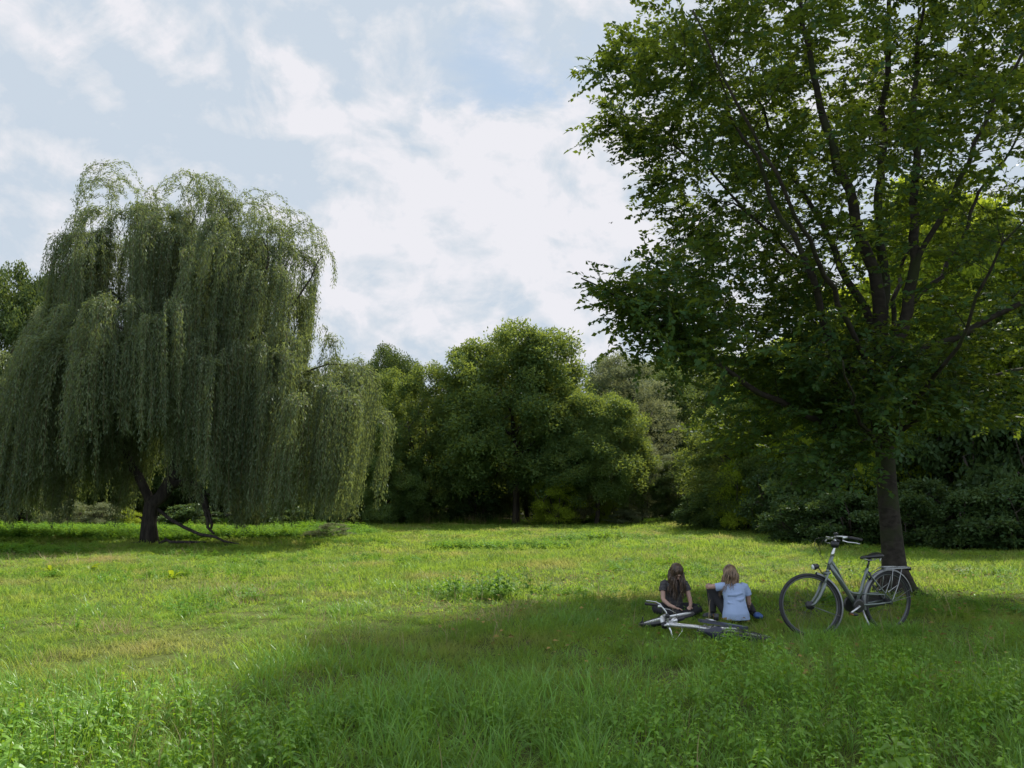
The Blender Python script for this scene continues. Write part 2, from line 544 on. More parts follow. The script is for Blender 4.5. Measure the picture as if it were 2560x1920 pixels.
    # low drooping sprays round the bole
    for (dx, dy, oy) in ((1790, 1020, -1.4), (1860, 930, -1.6), (1900, 900, -1.8), (1840, 980, -1), (1730, 960, -1.2), (2030, 900, .8), (2130, 900, 0.6), (2110, 860, .6), (1620, 960, .8), (1560, 930, 1.5), (1990, 840, -.5), (1680, 900, -.8)):
        for i in range(8):
            tg.append(tuple(np.array(q(dx, dy - 15, oy)) + r_.normal(0, .3, 3) * np.array([1.3, 1, .5])))
    P, par, rad, tips, D = grow(r_, limbs, tg, seg=0.3, pen=0.7, tipr=0.0045, base_r=9)
    root = empty("beech_tree", base, label="big spreading beech tree with a bare dark trunk beside the standing bicycle", cat="tree")
    off = np.array(base)
    mb = skeleton_mb(P - off, par, rad, flare=0.7)
    # root flare ridges
    for k in range(6):
        a = k * 1.05 + 0.3
        mb.tube([(0.12 * math.cos(a), 0.12 * math.sin(a), 0.42), (0.25 * math.cos(a), 0.25 * math.sin(a), 0.14), (0.42 * math.cos(a), 0.42 * math.sin(a), 0.04), (0.75 * math.cos(a + .15), 0.75 * math.sin(a + .15), -0.02)], [0.10, 0.09, 0.06, 0.025], 8)
    mb.build("trunk", BARK_BEECH, root)
    V, rn, tw = sprays(r_, P[tips] - off, D[tips], 5, 16, 0.60, 0.092, 0.064)
    # the lower, sun-shot sprays are larger leaved, as in shade
    obj("crown", leaf_mesh("crown", V, rn, L_BEECH), root)
    tm = MB()
    TW = [t for i, t in enumerate(tw)]
    A = np.array(TW)  # n,3,3
    # thin three-sided twigs, built in one go
    n = len(A)
    d = unit(A[:, 2] - A[:, 0]); s = unit(np.cross(d, [0, 0, 1.0])); u = np.cross(s, d)
    rads = [0.0035, 0.0025, 0.0012]
    VV = np.zeros((n, 3, 3, 3))
    for j in range(3):
        for k in range(3):
            a = 2 * PI * k / 3
            VV[:, j, k] = A[:, j] + (s * math.cos(a) + u * math.sin(a)) * rads[j]
    b = (np.arange(n) * 9)[:, None]
    fi = []
    for j in range(2):
        for k in range(3):
            fi.append([j * 3 + k, j * 3 + (k + 1) % 3, (j + 1) * 3 + (k + 1) % 3, (j + 1) * 3 + k])
    fi = np.array(fi).ravel()[None, :] + b
    obj("twigs", mesh_np("twigs", VV.reshape(-1, 3), 4, fi.ravel(), BARK_BEECH), root)
    return root


# ---------------------------------------------------------------- the weeping willow
def build_willow():
    r_ = np.random.default_rng(21)
    Y0 = 28.5
    base = at(374, 1356, Y0); base.z = float(gz(base.x, base.y)) - 0.05
    bx, by, bz = base

    def q(px, py, oy=0.0):
        p = at(px, py, Y0 + oy); return (p.x, p.y, p.z)
    trunk = [tuple(base), q(372, 1310), q(378, 1262), q(405, 1240, .1), q(435, 1190, .2), (-11.9, 28.7, 3.8), (-12.2, 28.6, 6), (-13.0, 28.6, 8.2), (-13.9, 28.8, 10.2), (-14.0, 28.8, 12.1)]
    limbs = [(trunk, (0.33, 0.05))]
    add = lambda pts, r0, r1=0.02: limbs.append((pts, (r0, r1)))
    add([q(372, 1275), (-13.2, 28.5, 2.4), (-14.2, 28.6, 4), (-15.4, 28.5, 5.6), (-16.4, 28.5, 7.2), (-17.0, 28.5, 8)], .2)
    add([(-11.95, 28.7, 3.6), (-11, 28.5, 4.8), (-10.0, 28.3, 6), (-9.55, 28.2, 7.6), (-9.35, 28.2, 8.6), (-8.8, 28.3, 10), (-8.9, 28.5, 11.6)], .17)
    add([(-9.75, 28.2, 7.2), (-8.6, 28.0, 7.5), (-7.6, 28, 8.9), (-6.9, 28, 10.2)], .07)
    add([(-10.6, 28.4, 5.2), (-9, 28.2, 5.4), (-7.6, 28.1, 5.9), (-6.4, 28, 6.3), (-5.2, 28, 6.2)], .1)
    add([(-12.1, 28.6, 5.4), (-12.1, 27.4, 6.5), (-12.0, 26.2, 7.4), (-12.0, 25.4, 7.7)], .1)
    add([(-12.0, 27.2, 6.7), (-13.6, 26.3, 7.4), (-14.3, 26, 7.4)], .06)
    add([(-12.0, 26.8, 7.0), (-10.4, 26.0, 7.5), (-9.8, 25.8, 7.3)], .06)
    add([(-14.6, 28.5, 4.6), (-16.5, 28.3, 5), (-18.5, 28.2, 5.6), (-19.6, 28.2, 5.4)], .09)
    add([(-12.2, 28.6, 6.4), (-14.0, 28.2, 8.4), (-15.3, 28.0, 9.8)], .08)
    add([(-12.6, 28.6, 7.2), (-12.0, 28.8, 9.4), (-12.0, 28.9, 11.6), (-11.6, 28.9, 12.4)], .08)
    add([(-12.2, 28.6, 5.8), (-12.5, 30.2, 7.4), (-12.8, 31.0, 9.4)], .1)
    add([(-10.2, 28.3, 5.8), (-9.4, 30, 7), (-8.6, 30.8, 8)], .08)
    domes = [  # centre, radii, strands, length range, lean of the arch
        ((-13.8, 28.7, 9.2), (1.9, 2.6, 3.4), 330, (2.2, 4.6)),
        ((-11.7, 28.8, 9.6), (2.0, 2.4, 3.1), 230, (2.2, 4.8)),
        ((-9.5, 28.5, 8.6), (1.95, 2.7, 2.9), 300, (2.0, 4.6)),
        ((-15.1, 28.5, 5.8), (1.6, 2.7, 2.6), 240, (2.5, 5.2)),
        ((-18.4, 28.4, 4.1), (2.4, 3.0, 2.3), 300, (2.0, 5.0)),
        ((-12.2, 26.2, 5.4), (2.8, 2.2, 2.7), 360, (3.2, 6.0)),
        ((-7.0, 28.1, 4.3), (1.85, 2.8, 2.5), 330, (2.6, 5.6)),
        ((-9.3, 27.8, 5.6), (2.0, 2.6, 2.2), 200, (3.0, 5.2)),
        ((-12.5, 31.2, 6.4), (3.6, 2.2, 3.0), 220, (3.0, 5.6)),
        ((-16.2, 29.4, 4.0), (2.4, 2.4, 2.3), 160, (2.5, 4.5)),
    ]
    tg = []; starts = []
    for (c, rd, ns, lr) in domes:
        ns = int(ns * 1.45)
        for i in range(ns):
            if i % 9 == 0: u0 = r_.uniform(0.0, 1.0); a0 = r_.uniform(0, 2 * PI); L0 = r_.uniform(*lr); sh0 = r_.uniform(.62, 1.08)
            u = min(1, max(-.05, u0 + r_.normal(0, .035))); a = a0 + r_.normal(0, .06)
            s = math.sqrt(max(0, 1 - u * u)); sh = sh0 + r_.normal(0, .02)
            lump = 1 + 0.13 * math.sin(4 * a + c[0]) + 0.10 * math.sin(7 * a + 3 * u)
            p = np.array(c) + np.array([rd[0] * s * math.cos(a) * lump, rd[1] * s * math.sin(a) * lump, rd[2] * u]) * sh
            starts.append((p, np.array([s * math.cos(a), s * math.sin(a), 0.9]), L0 * r_.uniform(.75, 1.1), c))
            if i % 4 == 0: tg.append(tuple(p - np.array([0, 0, 0.12])))
    P, par, rad, tips, D = grow(r_, limbs, tg, seg=0.45, pen=0.6, tipr=0.008, base_r=6)
    root = empty("weeping_willow", base, label="huge weeping willow with hanging fronds and a short thick trunk, alone in the meadow", cat="tree")
    off = np.array(base)
    mb = skeleton_mb(P - off, par, rad, flare=0.3)
    mb.build("trunk", BARK_WILLOW, root)
    # low crooked limb that bends down to the ground on the right, and its dead branches
    lo = lambda *pp: [tuple(np.array(q(x, y, o)) - off) for (x, y, o) in pp]
    m2 = MB()
    m2.tube(lo((428, 1215, .1), (470, 1200, -.3), (498, 1218, -.7), (512, 1250, -1.1), (520, 1282, -1.3), (530, 1310, -1.5), (528, 1322, -1.5)), [.15, .13, .12, .10, .08, .05, .035], 9)
    m2.tube(lo((500, 1222, -.7), (508, 1260, -1.2), (519, 1300, -1.5), (519, 1318, -1.5), (535, 1334, -1.6)), [.07, .065, .055, .05, .035], 7)
    m2.tube(lo((502, 1222, -.7), (525, 1238, -1), (545, 1246, -1.2)), [.05, .03, .012], 6)
    m2.tube(lo((500, 1226, -.7), (478, 1246, -1), (462, 1248, -1.2)), [.04, .025, .01], 6)
    m2.build("crooked_limb", BARK_WILLOW, root)
    m3 = MB()
    m3.tube(lo((396, 1274, -.4), (425, 1298, -.9), (460, 1318, -1.5), (500, 1336, -1.9), (538, 1342, -2.1), (560, 1353, -2.3), (598, 1360, -2.4)), [.06, .06, .055, .05, .045, .035, .015], 8)
    m3.tube(lo((398, 1358, -1.5), (418, 1350, -1.6), (425, 1355, -1.7), (470, 1355, -1.8), (515, 1355, -1.9)), [.04, .05, .05, .045, .02], 7)
    m3.tube(lo((418, 1352, -1.6), (412, 1345, -1.7)), [.04, .02], 6)
    m3.tube(lo((306, 1364, -1.4), (330, 1358, -1.3), (352, 1356, -1.2)), [.02, .035, .04], 6)
    m3.build("fallen_limb", BARK_WILLOW, root)
    # strands
    ST = []
    for (p, d, L, c) in starts:
        ST.append((p, d, L, .42 + .2 * r_.random()))
    # limb spray at lower right (lit, close to the grass)
    for i in range(60):
        p = np.array(q(r_.uniform(545, 615), r_.uniform(1225, 1262), r_.uniform(-2, -.6)))
        ST.append((p, np.array([1.2, r_.normal(0, .6), .5]), r_.uniform(.5, 1.3), .5))
    # a few wind-lifted wands on the top outline
    for (px, py, oy) in ((300, 450, 0), (290, 470, .3), (330, 440, -.4), (310, 460, .7), (350, 452, .6), (395, 438, 0), (405, 450, -.5), (470, 440, 0), (480, 450, .5), (590, 500, 0), (605, 505, .4), (640, 525, -.2), (690, 550, 0), (705, 560, .3), (712, 556, -.4), (735, 615, 0), (560, 510, .2)):
        for j in range(3):
            p = np.array(q(px + r_.normal(0, 9), py + 40 + r_.normal(0, 8), oy + r_.normal(0, .3)))
            lean = -1 if px < 360 else 1
            ST.append((p, np.array([lean * r_.uniform(.5, 1.0), r_.normal(0, .5), 1.2]), r_.uniform(1.6, 2.8), r_.uniform(1.1, 1.9)))
    Ls = []; B = []; LD = []; NR = []; RN = []
    tmb_v = []; tmb_f = []; nv = 0
    gust = lambda x, z: 0.10 * math.sin(0.6 * x + 0.3 * z)
    for (p, d, L, arch) in ST:
        d = unit(d + r_.normal(0, .25, 3)); col = np.clip(r_.normal(.5, .2), 0, 1)
        zb = 0.5 + r_.uniform(0, 0.75) + (0.75 if -14.2 < p[0] < -10.2 else 0) + (0.35 if p[1] < 26.5 else 0)
        # keep the trunk and the window under the crown open
        if p[1] < 28.2 and -14.0 < p[0] < -10.6: zb += r_.uniform(0.2, 1.4)
        if -12.9 < p[0] < -11.1: zb += .9
        n = max(8, int((L + 0.6) / 0.16))
        st = (L + 0.6) / n
        pos = p.copy(); v = d * 1.0
        g = np.array([gust(p[0], p[2]) - 0.03, r_.normal(0, .04), -1.0])
        pts = [pos.copy()]
        for k in range(n):
            f = min(1, (k + 1) * st / (arch * (.8 + .4 * r_.random())))
            w_ = (.42 if arch < .8 else .26) * f
            v = unit(v * (1 - w_) + g * w_ + r_.normal(0, .045, 3))
            pos = pos + v * st
            if pos[2] < zb: break
            pts.append(pos.copy())
        pts = np.array(pts)
        if len(pts) < 3: continue
        m = len(pts) - 1
        per = 10
        tt = (np.arange(m * per) + r_.random(m * per)) / per
        i0 = np.minimum(tt.astype(int), m - 1); fr = (tt - i0)[:, None]
        bb = pts[i0] * (1 - fr) + pts[i0 + 1] * fr
        dd = unit(pts[i0 + 1] - pts[i0])
        sd = r_.normal(0, 1, bb.shape)
        ld = dd * 0.9 + unit(sd) * 0.65 + np.array([0, 0, -0.25])
        spread = 0.03 + 0.05 * r_.random()
        B.append(bb + r_.normal(0, spread, bb.shape)); LD.append(ld); NR.append(r_.normal(0, 1, bb.shape)); RN.append(np.clip(col + r_.normal(0, .2, len(bb)), 0, 1))
        # stem, 3-sided
        s1 = unit(np.cross(unit(pts[-1] - pts[0]) + 1e-3, [0.3, 1, 0.1])); s2 = unit(np.cross(unit(pts[-1] - pts[0]), s1))
        pp = pts[::2]
        for k in range(3):
            a = 2 * PI * k / 3
            tmb_v.append(pp + (s1 * math.cos(a) + s2 * math.sin(a)) * 0.006)
        q_ = len(pp)
        for k in range(3):
            a0 = nv + k * q_; b0 = nv + ((k + 1) % 3) * q_
            ii = np.arange(q_ - 1)
            tmb_f.append(np.stack([a0 + ii, a0 + ii + 1, b0 + ii + 1, b0 + ii], 1))
        nv += 3 * q_
    B = np.concatenate(B); LD = np.concatenate(LD); NR = np.concatenate(NR); RN = np.concatenate(RN)
    m = len(B)
    V = leaf_quads(B - off, LD, NR, 0.125 * r_.uniform(.7, 1.25, m), 0.028 * r_.uniform(.8, 1.3, m), 0.0)
    obj("crown", leaf_mesh("crown", V, RN, L_WILLOW), root)
    obj("twigs", mesh_np("twigs", np.concatenate(tmb_v) - off, 4, np.concatenate(tmb_f).ravel(), TWIG), root)
    print("willow leaves", m)
    return root


# ---------------------------------------------------------------- forest prototypes (about 10 m tall, 9 m wide)
def proto(seed, mat, H=10.0, Wd=4.5, low=0.12, lobes=16, per=26, K=110, ls=0.17, lw=0.085, trunk_r=0.2, clump=(.55, .55, .4), shape='round', multi=1, base_h=None):
    r_ = np.random.default_rng(seed)
    limbs = []
    fork = base_h if base_h is not None else H * 0.3
    tr = [(0, 0, -.1), (r_.normal(0, .1), r_.normal(0, .1), fork * .5), (r_.normal(0, .15), r_.normal(0, .15), fork), (r_.normal(0, .4), r_.normal(0, .4), H * .6), (r_.normal(0, .4), r_.normal(0, .4), H * .85)]
    limbs.append((tr, (trunk_r, 0.04)))
    for k in range(multi - 1):
        a = r_.uniform(0, 2 * PI)
        limbs.append(([(0, 0, 0), (.4 * math.cos(a), .4 * math.sin(a), fork * .6), (1.2 * math.cos(a), 1.2 * math.sin(a), H * .55)], (trunk_r * .7, .03)))
    for k in range(7):
        a = k * 2.4 + r_.uniform(0, 1); z0 = fork * r_.uniform(.75, 1.5); rr = Wd * r_.uniform(.5, .75)
        p0 = np.array(tr[2]) + np.array([0, 0, z0 - fork])
        limbs.append(([tuple(p0), (rr * .5 * math.cos(a), rr * .5 * math.sin(a), z0 + rr * .35), (rr * math.cos(a), rr * math.sin(a), z0 + rr * r_.uniform(.5, 1.0))], (trunk_r * .45, .03)))
    cs = []
    for i in range(lobes):
        z = low + (1 - low) * (i + .5) / lobes
        if shape == 'round': rm = math.sin(PI * min(1, max(0.08, (z - low * .4) / (1.04 - low * .4))) ** .85) ** .65
        elif shape == 'dome': rm = math.sqrt(max(.05, 1 - ((z - .5) / .58) ** 2)) * 1.12
        elif shape == 'cone': rm = (1.08 - z) ** .8
        else: rm = min(1, (1.05 - z) * 2.2) ** .6
        a = i * 2.399 + r_.uniform(-.4, .4)
        rr = Wd * rm * r_.uniform(.45, .68)
        lr = Wd * r_.uniform(.26, .40) * (1.0 if z < .85 else .8)
        cs.append((np.array([rr * math.cos(a), rr * math.sin(a), z * H - lr * .4]), lr))
    tg = []
    for c, lr in cs:
        for j in range(per):
            d = unit(r_.normal(0, 1, 3)); d[2] = abs(d[2]) * .9 if r_.random() < .72 else d[2]
            t = c + d * lr * r_.uniform(.75, 1.12) * np.array([1, 1, .8])
            if t[2] < .25: t[2] = .25 + r_.random() * .5
            tg.append(tuple(t))
    P, par, rad, tips, D = grow(r_, limbs, tg, seg=.6, pen=.5, tipr=.012, base_r=2)
    V, rn = cloud(r_, P[tips], K, clump, ls, lw)
    mb = skeleton_mb(P, par, rad, rmin=.0, flare=.3)
    me_t = mb.build("trunk", BARK)
    tm = me_t.data; bpy.data.objects.remove(me_t)
    return tm, leaf_mesh("crown", V, rn, mat)


def plant_tree(name, meshes, label, cat, px, py_top, Y, width, group, rot=0.0, H0=10.0, W0=9.6, sink=0.0):
    base = at(px, 1243, Y); base.z = float(gz(base.x, base.y)) - 0.03 - sink
    top = at(px, py_top, Y).z
    sz = (top - base.z) / H0; sx = width / W0
    o = empty(name, base, (0, 0, rot), label, cat, group)
    o.scale = (sx, sx, sz)
    obj("trunk" if cat == "tree" else "stem", meshes[0], o)
    obj("crown" if cat == "tree" else "foliage", meshes[1], o)
    return o
# ================================================================ plant the forest edge
def build_forest():
    A = proto(101, L_BROAD, lobes=34, per=24, K=170, ls=.17, lw=.085, low=.26, trunk_r=.24, base_h=3.6, clump=(.60, .60, .60), shape='dome')
    B = proto(102, L_DARK, lobes=28, per=22, K=150, ls=.17, lw=.09, low=.12, trunk_r=.2, shape='dome', clump=(.55, .55, .5))
    C = proto(103, L_YELL, lobes=26, per=22, K=130, ls=.19, lw=.14, low=.16, trunk_r=.2, clump=(.55, .55, .3), shape='dome')
    D = proto(104, L_GREY, lobes=20, per=20, K=95, ls=.2, lw=.06, low=.08, trunk_r=.13, clump=(.7, .7, .22), shape='col')
    E = proto(105, L_DARK, Wd=3.0, lobes=20, per=18, K=120, ls=.17, lw=.07, low=.10, trunk_r=.2, shape='cone')
    G = proto(106, L_BROAD, shape='dome', lobes=26, per=22, K=130, ls=.18, lw=.08, low=.08, trunk_r=.16, clump=(.52, .52, .48), multi=2)
    S1 = proto(111, L_BUSH, H=3, Wd=2.0, lobes=12, per=16, K=55, ls=.155, lw=.10, low=.05, trunk_r=.05, clump=(.34, .34, .26), multi=4, base_h=.5)
    S2 = proto(112, L_YELL, H=3, Wd=2.0, lobes=12, per=16, K=80, ls=.12, lw=.05, low=.08, trunk_r=.05, clump=(.34, .34, .2), multi=4, base_h=.5)
    S3 = proto(113, L_GREY, H=3, Wd=2.2, lobes=14, per=16, K=60, ls=.13, lw=.05, low=.04, trunk_r=.04, clump=(.36, .36, .16), multi=5, base_h=.4)
    edge = "trees along the far edge of the meadow"
    T = lambda name, m, lab, px, top, Y, w, rot, W0=9.6: plant_tree(name, m, lab, "tree", px, top, Y, w, edge, rot, 10.4, W0)
    # name, proto, label, px, top py, Y, width
    T("acacia_tree", A, "broad domed acacia with a dark forked trunk, tallest in the middle of the far edge", 1290, 832, 46.5, 11.0, 0.4)
    T("acacia_tree", G, "rounded bushy tree between the willow and the big domed acacia, leafy to the ground", 1045, 915, 47.5, 7.6, 1.9)
    T("acacia_tree", A, "yellow-green acacia overlapping the right side of the big domed acacia", 1490, 985, 44.5, 7.2, 2.7)
    T("slender_tree", D, "pale grey-green feathery tree just right of the big domed acacia", 1575, 875, 50, 8.4, 0.7)
    T("slender_tree", D, "low feathery tree with layered grey-lit branches below the yellow-green acacia", 1605, 1085, 45.5, 4.6, 2.1)
    T("dark_tree", E, "narrow dark tree deep in the gap between the acacias and the bushy tree", 1700, 948, 64, 5.2, 0.3, 6.6)
    T("dark_tree", E, "second dark narrow tree in the hazy gap, behind the bushy tree", 1765, 965, 60, 5.6, 1.3, 6.6)
    T("bushy_tree", G, "wide bushy tree right of the dark gap, reaching down to the grass", 1870, 985, 38, 6.6, 3.3)
    T("dark_tree", B, "small dark tree with a thin trunk standing in front of the hazy gap", 1700, 1150, 44, 3.6, 4.2)
    T("dark_tree", B, "dark round crown peeping over the tree line just right of the willow", 975, 872, 56, 6.2, 2.2)
    T("dark_tree", B, "dark tree filling the forest edge right behind the willow's right-hand curtain", 880, 960, 52, 7.4, 5.2)
    T("acacia_tree", G, "low green tree in shade between the willow's right edge and the bushy round tree", 965, 1060, 46, 5.4, 0.2)
    # behind the willow
    T("tall_tree", B, "tall dark-green tree at the left edge of the meadow behind the willow", 10, 665, 42, 7.0, 0.9)
    T("slender_tree", D, "yellowish feathery tree in front of the tall tree, left of the willow crown", 72, 760, 40.5, 4.2, 3.9)
    T("dark_tree", B, "small dark treetop between the left-edge trees and the willow crown", 125, 690, 47, 4.4, 4.0)
    T("dark_tree", B, "dark tree behind the willow trunk, seen under the hanging fronds", 390, 980, 50, 8.6, 1.1)
    T("dark_tree", G, "shaded tree behind the left half of the willow", 190, 960, 49, 9.0, 2.6)
    T("dark_tree", B, "shaded tree behind the willow, right of its trunk", 590, 985, 51, 8.8, 0.5)
    T("dark_tree", G, "shaded tree behind the willow's lit right fronds", 755, 1010, 50, 7.6, 4.6)
    T("dark_tree", B, "dark tree at the left end of the forest edge, behind the willow's outermost fronds", -90, 930, 46, 9.0, 3.0)
    # filling behind the centre
    T("dark_tree", B, "dark forest tree behind the left shoulder of the domed acacia", 1150, 985, 57, 9.0, 3.4)
    T("dark_tree", B, "dark forest tree directly behind the domed acacia's trunk", 1320, 1010, 58, 9.0, 1.0)
    T("dark_tree", E, "dark tree behind the yellow-green acacia's trunk", 1480, 1000, 59, 7.0, 2.0, 6.6)
    T("dark_tree", B, "dark forest tree behind the bushy tree left of the beech", 1880, 900, 50, 8.8, 2.9)
    T("dark_tree", B, "dark tree closing the skyline between the pale feathery tree and the hazy gap", 1660, 925, 56, 8.0, 5.5)
    T("dark_tree", B, "dark crown filling the skyline just behind the pale feathery tree", 1540, 900, 57, 7.0, 1.5)
    # right-hand wood behind the beech
    T("maple_tree", C, "tall yellow-green maple behind the right side of the beech crown", 2395, 470, 29.5, 8.4, 0.3)
    T("maple_tree", C, "sunlit maple with yellowing leaves just right of the beech trunk", 2190, 700, 33.5, 7.6, 2.2)
    T("maple_tree", C, "bright yellow-green maple behind the lower left boughs of the beech", 1990, 830, 38, 7.0, 4.1)
    T("maple_tree", G, "tall green maple at the right edge of the wood", 2600, 520, 28, 8.4, 5.3)
    T("dark_tree", B, "dark tree behind the maples, right of the beech trunk", 2330, 640, 38, 9.0, 1.7)
    T("dark_tree", B, "dark tree in the shade at the right edge, behind the shrubs", 2540, 760, 34, 8.0, 0.6)
    T("dark_tree", B, "dark tree in the shade behind the beech trunk", 2120, 860, 42, 8.0, 3.6)
    T("maple_tree", C, "maple in the right-hand wood, outermost behind the beech boughs", 2760, 560, 27, 8.0, 1.2)
    # the wood behind, one mass in which no single tree can be told apart
    r_ = np.random.default_rng(9)
    cw = bpy.data.collections.new("wood_tree_kinds")
    for i, m in enumerate((B, E, G)):
        for k in (0, 1):
            o = bpy.data.objects.new("wood_%d_%d" % (i, k), m[k]); cw.objects.link(o)
    pts = []; rt = []; sc_ = []; ix = []
    for i in range(46):
        x = -62 + i * 2.9 + r_.uniform(-.8, .8); y = 62 + r_.uniform(0, 14) - (max(0, x - 14) * .8)
        s = r_.uniform(.85, 1.1) * (1.0 if -12 < x < 9 else 1.22); a = r_.uniform(0, 6.28); kd = int(r_.integers(0, 3))
        for k in (0, 1):
            pts.append((x, y, 0)); rt.append((0, 0, a)); sc_.append((s * 1.05, s * 1.05, s)); ix.append(kd * 2 + k)
    scatter("woods", cw, np.array(pts), np.array(rt), np.array(sc_), np.array(ix))
    # shrubs
    sh = "shrubs at the foot of the wood"
    S = lambda name, m, lab, px, top, Y, w, rot: plant_tree(name, m, lab, "shrub", px, top, Y, w, sh, rot, 3.15, 4.5)
    S("shrub", S2, "yellow-lit round shrub at the foot of the domed acacia", 1395, 1178, 43.5, 3.9, .2)
    S("shrub", S3, "low pale shrub at the right foot of the yellow-green acacia", 1560, 1272, 43.5, 2.6, 1.2)
    S("shrub", S2, "small sunlit shrub beside the yellow-green acacia's trunk", 1515, 1235, 45, 2.2, 2.2)
    S("shrub", S1, "dark shrub at the foot of the forest left of the acacia trunk", 1190, 1200, 48, 4.6, 3.2)
    S("shrub", S1, "dark shrub at the forest foot right beside the willow curtain", 950, 1225, 48, 4.2, .9)
    S("shrub", S1, "dark shrub at the forest foot under the bushy round tree", 1075, 1235, 48.5, 4.0, 5.0)
    S("shrub", S1, "dark shrub under the wide bushy tree left of the beech", 1760, 1225, 39, 3.6, 4.4)
    S("shrub", S2, "sunlit shrub under the right half of the bushy tree", 1845, 1150, 37, 3.2, 1.4)
    S("shrub", S3, "pale lit shrub behind the willow's left side", 165, 1248, 41, 2.8, .4)
    S("shrub", S3, "pale lit shrub left of the willow trunk", 262, 1255, 42, 2.8, 1.9)
    S("shrub", S2, "small lit shrub just left behind the willow trunk", 322, 1268, 43, 1.9, 2.7)
    S("shrub", S1, "dark shrub under the left end of the willow", 50, 1262, 43, 4.5, 3.9)
    S("shrub", S1, "dark green shrub behind the willow's crooked limb", 480, 1258, 44, 4.0, 5.1)
    S("shrub", S1, "dark shrub under the willow's lit right fronds", 660, 1258, 45, 4.6, 2.4)
    S("shrub", S1, "dark shrub at the forest foot, behind the willow's right curtain", 800, 1252, 46, 4.4, .1)
    S("shrub", S3, "grey-green bush alone in the grass right of the willow", 838, 1306, 31.5, 1.7, 3.3)
    S("shrub", S3, "low sprawling shrub at the left foot of the grey-green bush", 785, 1326, 31, 1.5, 5.3)
    ds = [(1960, 1150, 34, 4.4), (2050, 1110, 30.5, 5.0), (2180, 1060, 31, 5.2), (2330, 1030, 28.5, 5.6), (2480, 1000, 27, 5.6), (2620, 960, 25.5, 5.4),
          (1990, 1235, 28.5, 3.4), (2120, 1225, 27, 3.6), (2290, 1195, 25.5, 4.0), (2420, 1215, 24.5, 3.4), (2560, 1190, 23.5, 3.8)]
    dl = ["dark shaded shrub at the left end of the right-hand thicket", "dark shaded shrub in the thicket left of the beech trunk", "dark shaded shrub in the thicket right behind the beech trunk",
          "tall shaded shrub in the thicket, second right of the beech trunk", "tall shaded shrub in the thicket near the right edge", "tall shaded shrub at the very right edge of the thicket",
          "low front shrub of the thicket, leftmost by the grass", "low front shrub of the thicket, behind the bicycle's handlebar", "low front shrub of the thicket, just right of the beech trunk",
          "low front shrub of the thicket, between beech trunk and right edge", "low front shrub of the thicket, at the right edge"]
    for i, (px, top, Y, w) in enumerate(ds):
        S("shrub", S1, dl[i], px, top, Y, w, i * 1.3)
    return


# ================================================================ ground
def build_ground():
    m, nt, out = nmat("meadow_soil")
    b = N(nt, "ShaderNodeBsdfPrincipled"); b.inputs["Roughness"].default_value = 0.95; b.inputs["Specular IOR Level"].default_value = 0.1
    g = N(nt, "ShaderNodeNewGeometry")
    n1 = N(nt, "ShaderNodeTexNoise"); n1.inputs["Scale"].default_value = 0.6; n1.inputs["Detail"].default_value = 8
    n2 = N(nt, "ShaderNodeTexNoise"); n2.inputs["Scale"].default_value = 14; n2.inputs["Detail"].default_value = 5
    nt.links.new(g.outputs["Position"], n1.inputs[0]); nt.links.new(g.outputs["Position"], n2.inputs[0])
    c1 = ramp(nt, n1.outputs["Fac"], [(.35, (.055, .075, .016)), (.55, (.075, .095, .022)), (.7, (.10, .09, .04))])
    c2 = ramp(nt, n2.outputs["Fac"], [(.3, (.04, .045, .015)), (.7, (.10, .12, .035))])
    nt.links.new(mixc(nt, .5, c1, c2), b.inputs["Base Color"]); nt.links.new(b.outputs[0], out.inputs[0])
    # one sheet, fine near the camera and stretching to the horizon
    def axis(lo, hi, fine_lo, fine_hi, st):
        a = list(np.arange(fine_lo, fine_hi, st))
        s = st; x = fine_lo
        left = []
        while x > lo: s *= 1.25; x -= s; left.append(x)
        s = st; x = a[-1]; right = []
        while x < hi: s *= 1.25; x += s; right.append(x)
        return np.array(left[::-1] + a + right)
    X = axis(-600, 600, -30, 26, .5); Y = axis(-300, 900, -2, 52, .5)
    gx, gy = np.meshgrid(X, Y)
    z = gz(gx, gy)
    V = np.stack([gx, gy, z], -1).reshape(-1, 3)
    nx, ny = len(X), len(Y)
    i, j = np.meshgrid(np.arange(nx - 1), np.arange(ny - 1))
    a = (j * nx + i).ravel()
    idx = np.stack([a, a + 1, a + nx + 1, a + nx], 1).ravel()
    me = mesh_np("ground", V, 4, idx, m, smooth=True)
    o = obj("ground", me); tag(o, kind="structure")
    # leaf litter and dark woodland soil under the trees
    m2 = pmat("woodland_soil", (.035, .028, .016), .95, noise=.5, scale=3, spec=.1, col2=(.05, .05, .02))
    Xl = np.linspace(-60, 60, 81); Yl = np.linspace(0, 1, 21)
    vs = []
    for t in Yl:
        for x in Xl:
            y0 = 48.3 + .5 * math.sin(x * .6) if x < 10 else 48.3 - (x - 10) * 1.95 + .4 * math.sin(x)
            y0 = max(y0, 20 - (x - 22) * .2) if x > 10 else y0
            y = y0 + (80 - y0) * t
            vs.append((x, y, float(gz(x, y)) + .03))
    fs = []
    for r_ in range(20):
        for c in range(80):
            a = r_ * 81 + c; fs.append((a, a + 1, a + 82, a + 81))
    o2 = MB().add(vs, fs).build("woodland_ground", m2); tag(o2, kind="structure")


